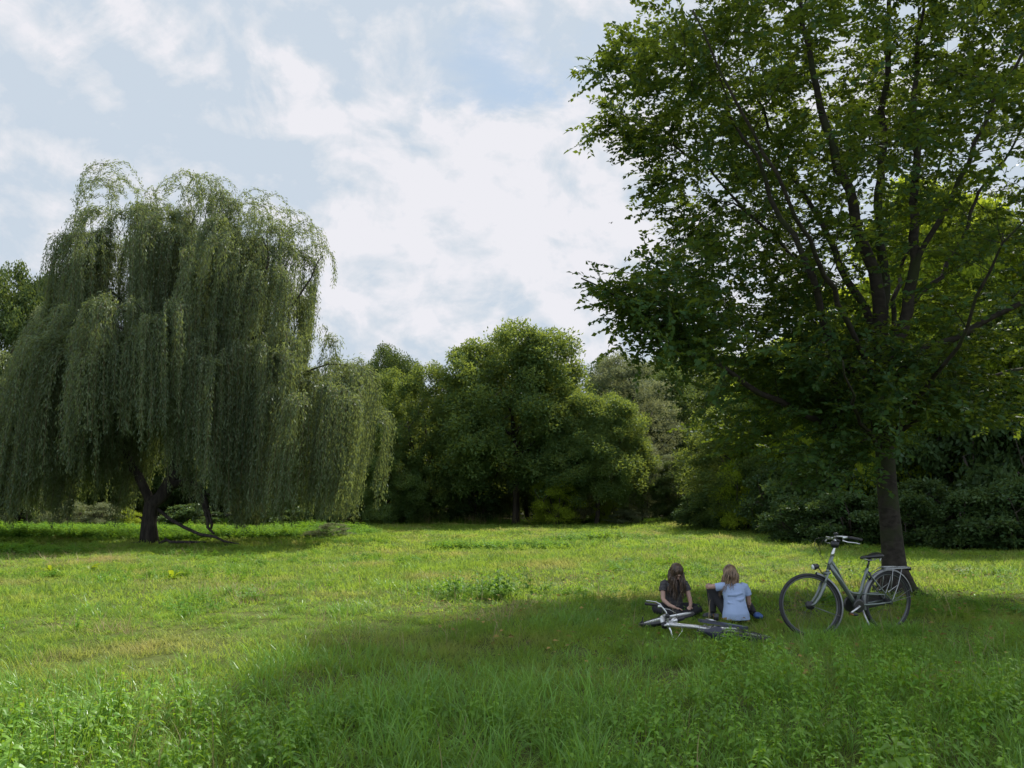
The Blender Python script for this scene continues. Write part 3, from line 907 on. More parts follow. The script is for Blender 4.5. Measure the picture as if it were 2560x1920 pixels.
# ================================================================ grass, weeds (instanced masses)
GRASS = leaf_mat("grass_blade", (.085, .175, .026), (.170, .250, .044), (.44, .60, .06), .44, .010, .5, cap=.01, vary=.38, patch=((.33, .28, .10), .51, .78), patch_scale=.42)
GRASS_LONG = leaf_mat("grass_blade_long", (.080, .200, .030), (.155, .285, .046), (.40, .62, .05), .36, .08, .36, cap=.03, vary=.38, patch=((.27, .26, .08), .64, .86), patch_scale=.5)
NETTLE = leaf_mat("nettle_leaf", (.070, .175, .018), (.160, .285, .030), (.46, .70, .03), .38, .06, cap=.03, rough=.45, vary=.32)#, .45)
WEED = leaf_mat("weed_leaf", (.050, .140, .018), (.110, .220, .028), (.38, .62, .03), .40, .04, .5, cap=.02, vary=.3)
DRY = leaf_mat("dry_stalk", (.22, .17, .08), (.36, .30, .16), (.4, .33, .15), .3, .04, .6)


def tuft(r_, nb, rad, h, w, lean=.5, curl=.5, segs=4, mat=None, dry=0.0):
    V = []; rn = []
    for i in range(nb):
        a = r_.uniform(0, 2 * PI); rr = rad * math.sqrt(r_.random())
        p = np.array([rr * math.cos(a), rr * math.sin(a), -.01])
        a2 = a + r_.normal(0, 1.0) + 0; L = h * r_.uniform(.45, 1.15)
        d = np.array([math.cos(a2), math.sin(a2), 0]); s = np.array([-d[1], d[0], 0])
        tilt = lean * r_.uniform(.2, 1.0); c = r_.random(); cu = curl * r_.uniform(.3, 1.6)
        ww = w * r_.uniform(.7, 1.2)
        tw = r_.normal(0, .5)
        prev = None
        for k in range(segs + 1):
            t = k / segs
            ang = tilt + cu * t * t
            if k: p = p + (d * math.sin(ang) + np.array([0, 0, math.cos(ang)])) * L / segs
            q = ww * .5 * (1 - t ** 2.2) + .0004
            sd = s * math.cos(tw * t) + d * math.sin(tw * t)
            cur = (p - sd * q, p + sd * q)
            if prev is not None:
                V += [prev[0], prev[1], cur[1], cur[0]]; rn.append(c)
            prev = cur
    return np.array(V), np.array(rn)


def leafplant(r_, h, pairs, ll, lw, stems=1, spread=.08, droop=.35, top=.5):
    """nettle-like: upright stem, crossed pairs of pointed drooping leaves, rosette on top"""
    V = []; rn = []
    def quad(a, b, c, d, col): V.extend([a, b, c, d]); rn.append(col)
    for s_ in range(stems):
        x0, y0 = r_.normal(0, spread, 2); hh = h * r_.uniform(.7, 1.1); tl = r_.normal(0, .12, 2)
        ax = lambda t: np.array([x0 + tl[0] * t * hh, y0 + tl[1] * t * hh, t * hh])
        for k in range(4):
            p, q = ax(k / 4), ax((k + 1) / 4)
            for sd in (np.array([.003, 0, 0]), np.array([0, .003, 0])): quad(p - sd, p + sd, q + sd * .7, q - sd * .7, .15)
        a0 = r_.uniform(0, PI); c0 = r_.uniform(.2, .8)
        for k in range(pairs):
            t = .28 + .72 * (k + 1) / pairs; sz = (1 - .55 * max(0, (t - .6) / .4)) * (.75 + .25 * min(1, t * 2))
            p = ax(t)
            for e in (0, PI):
                a = a0 + k * PI / 2 + e + r_.normal(0, .15)
                d = np.array([math.cos(a), math.sin(a), 0]); s = np.array([-d[1], d[0], 0]); up = np.array([0, 0, 1.])
                L = ll * sz * r_.uniform(.85, 1.15); W = lw * sz
                up0 = .25 if t < .9 else .7
                stations = [(0.0, .0), (.12, .0), (.3, .5), (.55, .42), (.8, .2), (1.0, .0)]
                pts = []
                for (u, wv) in stations:
                    z = up0 * u * L - droop * L * u * u * 1.6
                    pts.append((p + d * u * L + up * z, wv * W))
                col = np.clip(c0 + r_.normal(0, .15) + (.25 if t > .85 else 0), 0, 1)
                for i in range(1, len(pts) - 1):
                    (A, wa), (Bp, wb) = pts[i], pts[i + 1]
                    f = up * .25
                    quad(A, A + s * wa + f * wa, Bp + s * wb + f * wb, Bp, col)
                    quad(A - s * wa + f * wa, A, Bp, Bp - s * wb + f * wb, col)
    return np.array(V), np.array(rn)


def dock(r_, n, L, W):
    V = []; rn = []
    for i in range(n):
        a = i * 2.4 + r_.uniform(-.3, .3); d = np.array([math.cos(a), math.sin(a), 0]); s = np.array([-d[1], d[0], 0])
        l = L * r_.uniform(.6, 1.1); e0 = r_.uniform(.35, 1.2); p = np.array([0, 0, .02]); prev = None; c = r_.random()
        for k in range(6):
            t = k / 5; e = e0 - 1.1 * t * t
            if k: p = p + (d * math.cos(e) + np.array([0, 0, math.sin(e)])) * l / 5
            w = W * math.sin(PI * min(1, t * .92 + .06)) ** .8
            cur = (p - s * w + [0, 0, w * .3], p, p + s * w + [0, 0, w * .3])
            if prev is not None:
                V += [prev[0], prev[1], cur[1], cur[0], prev[1], prev[2], cur[2], cur[1]]; rn += [c, c]
            prev = cur
    return np.array(V), np.array(rn)


def proto_coll(name, items):
    c = bpy.data.collections.new(name)
    for i, (V, rn, mat) in enumerate(items):
        me = mesh_np("%s_blade" % name, V, 4, np.arange(len(V)), mat, {"rnd": rn})
        o = bpy.data.objects.new("%s_%02d" % (name, i), me)
        c.objects.link(o)
    return c


def scatter(name, coll, pts, rot, scl, idx, label_kind="stuff"):
    me = bpy.data.meshes.new(name)
    me.vertices.add(len(pts)); me.vertices.foreach_set("co", pts.astype(np.float32).ravel())
    for k, a, ty in (("rot", rot, 'FLOAT_VECTOR'), ("scl", scl, 'FLOAT_VECTOR')):
        t = me.attributes.new(k, ty, 'POINT'); t.data.foreach_set("vector", a.astype(np.float32).ravel())
    t = me.attributes.new("idx", 'INT', 'POINT'); t.data.foreach_set("value", idx.astype(np.int32))
    me.update()
    o = obj(name, me); tag(o, kind=label_kind)
    ng = bpy.data.node_groups.new(name + "_scatter", 'GeometryNodeTree')
    ng.interface.new_socket("Geometry", in_out='INPUT', socket_type='NodeSocketGeometry')
    ng.interface.new_socket("Geometry", in_out='OUTPUT', socket_type='NodeSocketGeometry')
    n = ng.nodes; l = ng.links
    gi = n.new("NodeGroupInput"); go = n.new("NodeGroupOutput")
    ip = n.new("GeometryNodeInstanceOnPoints"); ci = n.new("GeometryNodeCollectionInfo")
    ci.inputs["Collection"].default_value = coll
    ci.inputs["Separate Children"].default_value = True; ci.inputs["Reset Children"].default_value = True
    def na(nm, ty):
        x = n.new("GeometryNodeInputNamedAttribute"); x.data_type = ty; x.inputs["Name"].default_value = nm
        return x.outputs[0]
    l.new(gi.outputs[0], ip.inputs["Points"]); l.new(ci.outputs[0], ip.inputs["Instance"])
    ip.inputs["Pick Instance"].default_value = True
    l.new(na("idx", 'INT'), ip.inputs["Instance Index"])
    l.new(na("rot", 'FLOAT_VECTOR'), ip.inputs["Rotation"])
    l.new(na("scl", 'FLOAT_VECTOR'), ip.inputs["Scale"])
    l.new(ip.outputs[0], go.inputs[0])
    md = o.modifiers.new("scatter", 'NODES'); md.node_group = ng
    return o


def fractal(x, y, s, seed=0):
    r = np.random.default_rng(seed); v = 0; a = 1; tot = 0
    for o in range(4):
        for k in range(3):
            th = r.uniform(0, 2 * PI); ph = r.uniform(0, 2 * PI)
            v = v + a * np.sin((x * math.cos(th) + y * math.sin(th)) * s * 2 ** o * r.uniform(.7, 1.3) + ph); tot += a
        a *= .6
    return v / tot * 1.8


def build_grass():
    r_ = np.random.default_rng(5)
    forest_y = lambda x: np.where(x < 11, 48.0, np.maximum(48.0 - (x - 11) * 2.9, 21.5))

    def field(y0, y1, dens, margin=2.0):
        ymax = y1; out = []
        area = (2 * (0.70 * y1 + margin)) * (y1 - y0)
        n = int(area * dens)
        x = r_.uniform(-1, 1, n) * (0.70 * y1 + margin); y = r_.uniform(y0, y1, n)
        k = (np.abs(x) < .70 * y + margin) & (y < forest_y(x) + 1.5)
        return x[k], y[k]

    def put(name, coll, x, y, hs, nvar, ws=None, tilt=.12, lean_x=0.0):
        n = len(x)
        z = gz(x, y)
        rot = np.stack([r_.normal(0, tilt, n), r_.normal(0, tilt, n) + lean_x, r_.uniform(0, 2 * PI, n)], 1)
        ws = hs if ws is None else ws
        scatter(name, coll, np.stack([x, y, z], 1), rot, np.stack([ws, ws, hs], 1), r_.integers(0, nvar, n))
        print(name, n)

    # short meadow grass, near / mid / far level of detail
    near = [tuft(r_, 46, .16, .17, .0055, .8, 1.0, 4) + (GRASS,) for _ in range(6)] + [tuft(r_, 22, .16, .12, .010, 1.1, .6, 3) + (GRASS,) for _ in range(2)] + [tuft(r_, 12, .14, .20, .004, .8, .8, 4) + (DRY,)]
    mid = [tuft(r_, 44, .24, .17, .010, .85, 1.0, 3) + (GRASS,) for _ in range(6)] + [tuft(r_, 26, .22, .11, .018, 1.1, .4, 2) + (GRASS,) for _ in range(2)] + [tuft(r_, 14, .2, .22, .007, .8, .8, 3) + (DRY,)]
    far = [tuft(r_, 60, .42, .19, .020, .8, .9, 2) + (GRASS,) for _ in range(5)] + [tuft(r_, 14, .35, .25, .010, .6, .8, 2) + (DRY,)]
    cn, cm, cf = proto_coll("grass_near", near), proto_coll("grass_mid", mid), proto_coll("grass_far", far)

    def pick(x, y, nv, dry_i, sd):
        f = fractal(x, y, .35, 3)
        i = r_.integers(0, nv - 1, len(x))
        dry = (r_.random(len(x)) < np.clip(.02 + .22 * (f - .35), .01, .25))
        return np.where(dry, dry_i, i)

    def lawn(name, coll, y0, y1, dens, nv, wscale=1.0):
        x, y = field(y0, y1, dens)
        f = fractal(x, y, .9, 9); g = fractal(x, y, .25, 13)
        hs = (0.75 + .35 * np.clip(f, -1, 1) + .2 * g) * np.where(y > 38, 1.25, 1.0)
        hs = np.clip(hs, .35, 1.9)
        n = len(x)
        rot = np.stack([r_.normal(0, .15, n), r_.normal(0, .15, n), r_.uniform(0, 2 * PI, n)], 1)
        scatter(name, coll, np.stack([x, y, gz(x, y)], 1), rot, np.stack([np.full(n, wscale), np.full(n, wscale), hs], 1), pick(x, y, nv, nv - 1, 1))
        print(name, n)
    lawn("meadow_grass", cn, 3.2, 11.5, 42, 9)
    lawn("meadow_grass", cm, 11.5, 24, 24, 9)
    lawn("meadow_grass", cf, 24, 50, 9, 6)

    # long shaded grass in the foreground, thinning out towards the open meadow
    lg = [tuft(r_, 38, .15, .33, .0062, .5, 1.7, 6) + (GRASS_LONG,) for _ in range(5)] + [tuft(r_, 20, .12, .40, .0075, .4, 1.8, 6) + (GRASS_LONG,) for _ in range(3)]
    cl = proto_coll("grass_long", lg)
    x, y = field(3.2, 12.5, 34)
    f = fractal(x, y, .8, 21)
    edge = 8.6 + .9 * f + .12 * np.clip(x, -6, 6) + np.where((x > 1.5), .5, 0) + np.where(x > 3.2, .5, 0)
    p = np.clip((edge - y) / 2.2, 0, 1) * .85 + .02
    k = r_.random(len(x)) < p
    # keep clear of the people and the bicycles
    def clear(x, y):
        return ((x - 2.25) ** 2 + (y - 11.3) ** 2 < .5) | ((x - 3.25) ** 2 + (y - 10.8) ** 2 < .45) | ((np.abs(x - 2.4) < .9) & (np.abs(y - 9.85) < .55))
    k &= ~clear(x, y)
    x, y = x[k], y[k]
    hs = np.clip(.78 + .35 * fractal(x, y, 1.1, 30) - np.clip((y - 6.5) * .10, 0, .35) + r_.normal(0, .1, len(x)), .35, 1.35)
    put("long_grass", cl, x, y, hs, 8, np.clip(hs, .7, 1.2), .14, .08)
    # scattered darker tussocks in the mown part
    tx = []; ty = []; th = []
    for (px, py, s, n) in ((850, 1530, .42, 26), (1230, 1470, .35, 16), (1180, 1490, .5, 30), (1090, 1475, .45, 22), (860, 1425, .18, 6), (1010, 1425, .18, 5), (600, 1420, .2, 6), (590, 1425, .3, 5), (1445, 1480, .18, 10),
                           (1350, 1410, .3, 6), (760, 1480, .3, 5), (940, 1470, .25, 5), (240, 1470, .4, 8), (520, 1500, .5, 12), (330, 1540, .6, 16), (1500, 1530, .5, 16), (1420, 1560, .6, 22), (2280, 1350, .8, 16), (2460, 1370, 1., 26), (2100, 1360, .8, 14),
                           (1350, 1370, .8, 12), (1250, 1352, .7, 10), (1500, 1355, .7, 8)):
        c = gpt(px, py)
        tx += list(c.x + r_.normal(0, s, n)); ty += list(c.y + r_.normal(0, s * .6, n)); th += list(r_.uniform(.45, .85, n))
    n = 420; xx = r_.uniform(-18, 12, n); yy = 9.5 + 26 * r_.random(n) ** 1.3
    k = (np.abs(xx) < .68 * yy + 1)
    for (a_, b_) in zip(xx[k], yy[k]):
        for j in range(int(r_.integers(1, 5))):
            tx.append(a_ + r_.normal(0, .13)); ty.append(b_ + r_.normal(0, .10)); th.append(r_.uniform(.3, .62))
    # taller grass closing round the wheels of the standing bicycle
    for j in range(80):
        t = r_.random(); tx.append(3.2 + 1.6 * t + r_.normal(0, .1)); ty.append(9.40 + .45 * t + r_.normal(0, .10) - .12); th.append(r_.uniform(.42, .75))
    for j in range(16):
        tx.append(2.5 + r_.normal(0, .4)); ty.append(9.05 + r_.normal(0, .12)); th.append(r_.uniform(.35, .6))
    for j in range(150):
        tx.append(r_.uniform(-1.5, 6.5)); ty.append(r_.uniform(9.2, 14.5)); th.append(r_.uniform(.22, .48))
    x, y, hs = map(np.array, (tx, ty, th)); k = ~clear(x, y); x, y, hs = x[k], y[k], hs[k]
    put("grass_tussocks", cl, x, y, hs, 8, hs * 1.3, .12)
    # a few bleached lying stalks
    dr = [tuft(r_, 16, .16, .34, .005, .9, .7, 4) + (DRY,) for _ in range(3)]
    cdr = proto_coll("dry_grass", dr)
    tx = []; ty = []
    for (px, py, s, n) in ((610, 1490, .35, 14), (560, 1510, .3, 8), (150, 1412, .9, 22), (420, 1396, 1.4, 14), (260, 1590, .3, 7), (1290, 1530, .25, 5), (1170, 1560, .3, 5), (2160, 1470, .5, 8), (1570, 1895, .15, 3), (700, 1430, .8, 8), (1330, 1450, .6, 10), (1490, 1490, .3, 5)):
        c = gpt(px, py); tx += list(c.x + r_.normal(0, s, n)); ty += list(c.y + r_.normal(0, s * .5, n))
    x, y = np.array(tx), np.array(ty); put("dry_grass", cdr, x, y, r_.uniform(.6, 1.1, len(x)), 3)

    # nettles: foreground patches
    nt_ = [leafplant(r_, .36, 6, .085, .042, 1) + (NETTLE,) for _ in range(5)] + [leafplant(r_, .28, 4, .07, .034, 3, .07) + (NETTLE,) for _ in range(3)]
    cn_ = proto_coll("nettle", nt_)
    x, y = field(3.4, 9.8, 40)
    f = fractal(x, y, .9, 41) + .5 * fractal(x, y, 2.2, 43)
    bias = np.where(y < 5.9, .55, -.25) + np.where(x > 1.0, .42, 0) + np.where((x > 3) & (y < 9), .25, 0) - np.clip((y - 8.6) * .6, 0, 2)
    bias += np.where((y > 6.6) & (x < -.3) & (y < 8.2), .12, 0)
    k = (f + bias > .32) & (r_.random(len(x)) < .85) & ~clear(x, y)
    x, y = x[k], y[k]
    hs = np.clip(.85 + .25 * f[k] - np.clip((y - 6.) * .07, 0, .3) + r_.normal(0, .12, len(x)), .4, 1.35)
    put("nettles", cn_, x, y, hs, 8, hs, .10)
    # nettle belt under and behind the willow, and along the forest edge
    nb = [leafplant(r_, .55, 5, .15, .09, 7, .22) + (WEED,) for _ in range(5)]
    cb = proto_coll("nettle_belt", nb)
    xs = []; ys = []
    n = 5200
    x = r_.uniform(-26, -6.2, n); y = r_.uniform(29.6, 37.5, n)
    f = fractal(x, y, .5, 51)
    front = 30.2 + np.where(x > -12, .6, -.4) + .35 * f + np.clip((x + 8) * .5, 0, 1)
    k = (y > front) & (y < 36.5 + f)
    xs.append(x[k]); ys.append(y[k])
    n = 1500; x = r_.uniform(-34, 13, n); y = 47.2 + r_.uniform(-.8, 1.6, n); xs.append(x); ys.append(y)
    n = 900; x = r_.uniform(9, 24, n); y = forest_y(x) + r_.uniform(-1.6, 2.4, n); xs.append(x); ys.append(y)
    for (px, py, s, n) in ((20, 1385, 1.0, 60), (1260, 1372, 1.1, 40), (1460, 1350, .9, 26)):
        c = gpt(px, py); xs.append(c.x + r_.normal(0, s, n)); ys.append(c.y + r_.normal(0, s * .5, n))
    x = np.concatenate(xs); y = np.concatenate(ys)
    put("nettle_belt", cb, x, y, np.where(y < 29, .5, r_.uniform(.35, .95, len(x)) * (.75 + .3 * fractal(x, y, 1.1, 57))), 5, np.full(len(x), 1.0), .1)
    # short broad-leaved weeds in the sunny grass
    wd = [leafplant(r_, .12, 3, .06, .035, 5, .07, .2) + (WEED,) for _ in range(4)]
    cw = proto_coll("clover_weeds", wd)
    x, y = field(9.5, 30, 7)
    k = fractal(x, y, .8, 61) > .28
    put("meadow_weeds", cw, x[k], y[k], r_.uniform(.7, 1.6, k.sum()), 4, r_.uniform(1, 1.8, k.sum()))
    # thin seed-head stalks and dead bents standing among the foreground grass
    sh = [tuft(r_, 3, .05, .62, .0035, .25, .5, 6) + (DRY,) for _ in range(3)] + [tuft(r_, 4, .06, .5, .0045, .35, .9, 6) + (DRY,) for _ in range(2)]
    csh = proto_coll("seed_stalks", sh)
    x, y = field(3.6, 14, 3.0)
    k = (fractal(x, y, 1.0, 71) > 0) & ~clear(x, y)
    put("seed_stalks", csh, x[k], y[k], r_.uniform(.5, 1.1, k.sum()), 5)
    # flowering stalks at the far edge
    fs = [tuft(r_, 8, .3, .75, .012, .12, .3, 4) + (DRY,) for _ in range(2)] + [tuft(r_, 10, .3, .6, .02, .12, .5, 4) + (GRASS,) for _ in range(2)]
    cs_ = proto_coll("tall_stalks", fs)
    x = r_.uniform(-10, 6, 170); y = 46.5 + r_.uniform(-1, 1, 170)
    put("tall_stalks", cs_, x, y, r_.uniform(.6, 1.15, len(x)), 4)

    # a thin scatter of dropped beech leaves
    BR = leaf_mat("fallen_leaf", (.16, .10, .035), (.32, .24, .07), (.3, .2, .06), .2, .03, .6)
    n = 900; a = r_.uniform(0, 2 * PI, n); rr = 7 * np.sqrt(r_.random(n))
    lx = 5.6 + rr * np.cos(a); ly = 11.5 + rr * np.sin(a) * .9
    B = np.stack([lx, ly, gz(lx, ly) + r_.uniform(.03, .12, n)], 1)
    V = leaf_quads(B, np.stack([np.cos(a * 7), np.sin(a * 7), r_.normal(0, .2, n)], 1), np.array([0, 0, 1.0]) + r_.normal(0, .4, (n, 3)), r_.uniform(.05, .09, n), r_.uniform(.03, .055, n))
    o = obj("fallen_leaves", leaf_mesh("fallen_leaves", V, r_.random(n), BR)); tag(o, kind="stuff")
    # single plants one can point to
    def thing(name, V, rn, mat, px, py, label, cat, s=1.0, grp=None):
        c = gpt(px, py)
        o = obj(name, mesh_np(name, V, 4, np.arange(len(V)), mat, {"rnd": rn}), None, c); o.scale = (s, s, s)
        tag(o, label, cat, grp); return o
    YD = leaf_mat("dock_leaf", (.13, .20, .015), (.20, .27, .02), (.50, .60, .02), .45, .06, .45)
    gd = "broad-leaved plants in the meadow"
    for (px, py, s, lab) in ((225, 1432, 1.0, "lime-green broad-leaved plant in the grass, lower left of the willow trunk"),
                             (125, 1430, .8, "small lime-green broad-leaved plant near the left edge of the meadow"),
                             (430, 1455, 1.1, "lime-green upright broad-leaved plant below the willow, beside a pale dead stalk"),
                             (480, 1388, .8, "tiny yellow-green plant at the edge of the willow's shadow")):
        V, rn = dock(r_, 9, .30, .045); thing("dock_plant", V, rn, YD, px, py, lab, "plant", s, gd)
    V, rn = leafplant(r_, .55, 7, .15, .065, 16, .30)
    thing("nettle_clump", V, rn, WEED, 1245, 1500, "dark clump of tall nettles in the middle of the meadow, left of the seated people", "plant", 1.0)
    V, rn = leafplant(r_, .42, 6, .12, .06, 14, .30)
    thing("nettle_clump", V, rn, WEED, 1120, 1500, "lower dark leafy clump just left of the tall nettle clump", "plant", 1.0)
    V, rn = leafplant(r_, .5, 6, .10, .05, 14, .24)
    thing("wild_herb", V, rn, WEED, 2125, 1470, "leafy green herb growing behind the bicycle frame", "plant", 1.15)
# ================================================================ bicycles
RUBBER = pmat("tyre_rubber", (.022, .022, .024), .7, noise=.4, scale=30)
STEEL = pmat("bright_steel", (.62, .62, .62), .28, .9)
ALU = pmat("dull_alloy", (.42, .42, .42), .42, .8)
BLACKP = pmat("black_plastic", (.016, .016, .018), .38)
GRIP = pmat("grip_rubber", (.02, .02, .022), .6)
LENS = pmat("lamp_lens", (.75, .78, .78), .12, spec=.8)
REDL = pmat("rear_lens", (.45, .02, .02), .2)
AMBER = pmat("pedal_reflector", (.30, .13, .02), .3)


def rot_about(p, o, ax, ang):
    return Vector(o) + Quaternion(ax, ang) @ (Vector(p) - Vector(o))


class Tf:
    """collects shapes and moves them with the steering"""
    def __init__(s, f=None): s.m = MB(); s.f = f
    def build(s, name, mat, parent):
        if s.f: s.m.v = [tuple(s.f(Vector(p))) for p in s.m.v]
        return s.m.build(name, mat, parent)


def arc(c, r, a0, a1, n=24, y=0.0):
    return [(c[0] + r * math.cos(R(a0 + (a1 - a0) * i / n)), y, c[2] + r * math.sin(R(a0 + (a1 - a0) * i / n))) for i in range(n + 1)]


def fender(mb, c, r, a0, a1, w, th=.003, n=30):
    """curved gutter"""
    prof = [(-w / 2, -.012), (-w * .42, .004), (-w * .2, .011), (0, .013), (w * .2, .011), (w * .42, .004), (w / 2, -.012)]
    vs = []; fs = []; m = len(prof)
    for i in range(n + 1):
        a = R(a0 + (a1 - a0) * i / n)
        for side in (0, 1):
            for (y, h) in prof:
                rr = r + h - side * th
                vs.append((c[0] + rr * math.cos(a), y * (1 if side == 0 else .96), c[2] + rr * math.sin(a)))
    for i in range(n):
        for k in range(m - 1):
            a = i * 2 * m + k; b = (i + 1) * 2 * m + k
            fs.append((a, a + 1, b + 1, b)); fs.append((a + m + 1, a + m, b + m, b + m + 1))
        fs.append((i * 2 * m, (i + 1) * 2 * m, (i + 1) * 2 * m + m, i * 2 * m + m))
        fs.append((i * 2 * m + m - 1, i * 2 * m + 2 * m - 1, (i + 1) * 2 * m + 2 * m - 1, (i + 1) * 2 * m + m - 1))
    mb.add(vs, fs)


def make_bike(root, paint, decal, fend, casem, rackm, steer, grips_back=.14, stem_h=1.10, seat_leather=None, flap=False, rimm=ALU):
    H0 = Vector((.88, 0, .76)); H1 = Vector((.826, 0, .895)); ax = (H1 - H0).normalized()
    st = lambda p: rot_about(p, H0, ax, steer)
    FH = (1.126, 0, .35); RH = (0, 0, .35); BB = Vector((.48, 0, .325)); r = .335

    def wheel(name, c, f, big_hub):
        w = Tf(f)
        # rim
        w.m.torus(c, r - .022, .011, n=56, m=8, sy=1.25)
        for k in range(32):
            a = 2 * PI * k / 32; sd = 1 if k % 2 else -1; a2 = a + (.55 if (k // 2) % 2 else -.55)
            hr = .03
            w.m.tube([(c[0] + hr * math.cos(a2), .028 * sd, c[2] + hr * math.sin(a2)), (c[0] + (r - .03) * math.cos(a), 0, c[2] + (r - .03) * math.sin(a))], .0010, 4, cap=False)
        wo = w.build(name, rimm, root)
        t = Tf(f); t.m.torus(c, r, .020, n=56, m=10); t.build("tyre", RUBBER, wo)
        h = Tf(f); h.m.tube([(c[0], -.05, c[2]), (c[0], -.03, c[2]), (c[0], -.028, c[2]), (c[0], .028, c[2]), (c[0], .03, c[2]), (c[0], .05, c[2])], [.018, .034, big_hub, big_hub, .034, .018], 20)
        h.m.tube([(c[0], -.066, c[2]), (c[0], .066, c[2])], .006, 8)
        h.build("hub", BLACKP if big_hub > .03 else STEEL, wo)
        v = Tf(f); v.m.tube([(c[0] + .05, 0, c[2] - (r - .03)), (c[0] + .045, 0, c[2] - (r - .075))], .004, 6); v.build("valve", BLACKP, wo)
        return wo
    wheel("front_wheel", FH, st, .046)
    wheel("rear_wheel", RH, None, .034)

    # frame
    f = MB()
    f.tube([tuple(H0 - ax * .01), tuple(H1 + ax * .005)], .021, 16)
    f.tube([(.862, 0, .80), (.70, 0, .60), (.55, 0, .415), tuple(BB)], [.026, .026, .025, .024], 16)          # down tube
    f.tube([(.845, 0, .855), (.745, 0, .72), (.655, 0, .57), (.60, 0, .50), (.53, 0, .465), (.44, 0, .455), (.34, .0, .452)], [.017, .017, .016, .016, .016, .016, .015], 12)  # swooping second tube
    for s in (-1, 1):
        f.tube([(.385, .012 * s, .455), (.25, .035 * s, .445), (.09, .052 * s, .44), (.0, .058 * s, .36)], [.010, .010, .009, .008], 8)
        f.tube([tuple(BB), (.40, .03 * s, .33), (.2, .048 * s, .335), (.0, .058 * s, .35)], [.014, .013, .012, .010], 10)          # chain stays
        f.tube([(.325, .012 * s, .70), (.27, .04 * s, .64), (.12, .055 * s, .48), (.0, .058 * s, .36)], [.010, .010, .009, .009], 8)   # seat stays
        f.box((.0, .058 * s, .352), (.035, .006, .05))
    f.tube([tuple(BB), (.40, 0, .50), (.335, 0, .67), (.305, 0, .745)], [.019, .018, .018, .018], 14)
    f.tube([(BB.x, -.037, BB.z), (BB.x, .037, BB.z)], .023, 16)
    fo = f.build("frame", paint, root)
    if decal:
        p0 = Vector((.745, 0, .655)); p1 = Vector((.60, 0, .475))
        for s in (-1, 1):
            d = MB()
            for k in range(7):
                t0 = k / 7 + .02; t1 = t0 + .09
                a = p0.lerp(p1, t0); b = p0.lerp(p1, t1)
                d.tube([tuple(a + Vector((0, .0215 * s, 0))), tuple(b + Vector((0, .0215 * s, 0)))], .0055, 6, flat=1.0)
            d.build("lettering", decal, fo)
    # saddle and post
    sp = MB(); sp.tube([(.31, 0, .73), (.285, 0, .80), (.275, 0, .835)], .0125, 10); sp.box((.272, 0, .838), (.05, .035, .022)); sp.build("seat_post", BLACKP, root)
    sd = MB(); prof = [(.405, .012, .862, .014), (.39, .020, .868, .018), (.34, .024, .872, .022), (.28, .036, .874, .028), (.22, .066, .882, .034), (.17, .088, .890, .036), (.13, .086, .892, .034), (.105, .06, .886, .026)]
    vs = []; fs = []; n = 14
    for (x, w, z, h) in prof:
        for k in range(n):
            a = 2 * PI * k / n; zz = math.sin(a)
            vs.append((x, w * math.cos(a), z + (h * .8 * zz if zz > 0 else h * 1.1 * zz * (.5 + .5 * abs(math.cos(a))))))
    for i in range(len(prof) - 1):
        for k in range(n):
            a = i * n + k; b = i * n + (k + 1) % n; fs.append((a, b, b + n, a + n))
    fs.append(tuple(range(n - 1, -1, -1))); fs.append(tuple((len(prof) - 1) * n + k for k in range(n)))
    sd.add(vs, fs)
    so = sd.build("saddle", seat_leather or BLACKP, root)
    sr = MB()
    for s in (-1, 1):
        sr.tube([(.37, .010 * s, .855), (.31, .022 * s, .838), (.23, .024 * s, .838), (.15, .04 * s, .862)], .0035, 6)
    for k in (-.04, .04):
        sr.tube([(.14, k, .865), (.145, k, .845), (.15, k, .83), (.155, k, .848)], .009, 8)
    sr.build("saddle_rails", STEEL, so)
    # fork with short suspension boots
    fk = Tf(st)
    fk.m.tube([tuple(H0 - ax * .005), tuple(H0 - ax * .05)], .017, 12)
    fk.m.box((.905, 0, .705), (.05, .125, .03), Quaternion((0, 1, 0), R(22)).to_matrix())
    for s in (-1, 1):
        fk.m.tube([(.905, .052 * s, .71), (.935, .052 * s, .64), (.955, .054 * s, .585)], [.013, .013, .017], 10)
        fk.m.tube([(.95, .054 * s, .60), (.985, .055 * s, .52), (1.03, .055 * s, .44), (1.085, .055 * s, .375), FH[:1] + (.055 * s, .35)], [.018, .019, .017, .014, .011], 10)
    fk.build("fork", paint, root)
    # front mudguard
    fd = Tf(st); fender(fd.m, FH, r + .036, 106, -28 if False else 106 + 128, .058) if not flap else fender(fd.m, FH, r + .036, 80, 230, .062)
    fd.m.tube([(FH[0], .06, FH[2]), (FH[0] + (r + .03) * math.cos(R(200)), .026, FH[2] + (r + .03) * math.sin(R(200)))], .0022, 6)
    fd.m.tube([(FH[0], -.06, FH[2]), (FH[0] + (r + .03) * math.cos(R(200)), -.026, FH[2] + (r + .03) * math.sin(R(200)))], .0022, 6)
    fo2 = fd.build("front_mudguard", fend, root)
    if flap:
        fl = Tf(st); a = R(230); rr = r + .036
        p = Vector((FH[0] + rr * math.cos(a), 0, FH[2] + rr * math.sin(a))); tdir = Vector((math.sin(a) * -1, 0, math.cos(a)))
        q = [p + tdir * (-.05), p + tdir * .04, p + tdir * .13, p + tdir * .21]
        w = [.030, .042, .060, .072]; vs = []; fs = []
        for i, (pp, ww) in enumerate(zip(q, w)):
            out_ = Vector((math.cos(a), 0, math.sin(a)))
            for (yy, oo) in ((-ww, -.010), (0, .016), (ww, -.010), (ww, -.014), (0, .011), (-ww, -.014)):
                vs.append(pp + Vector((0, yy, 0)) + out_ * (oo + .012 * i * i))
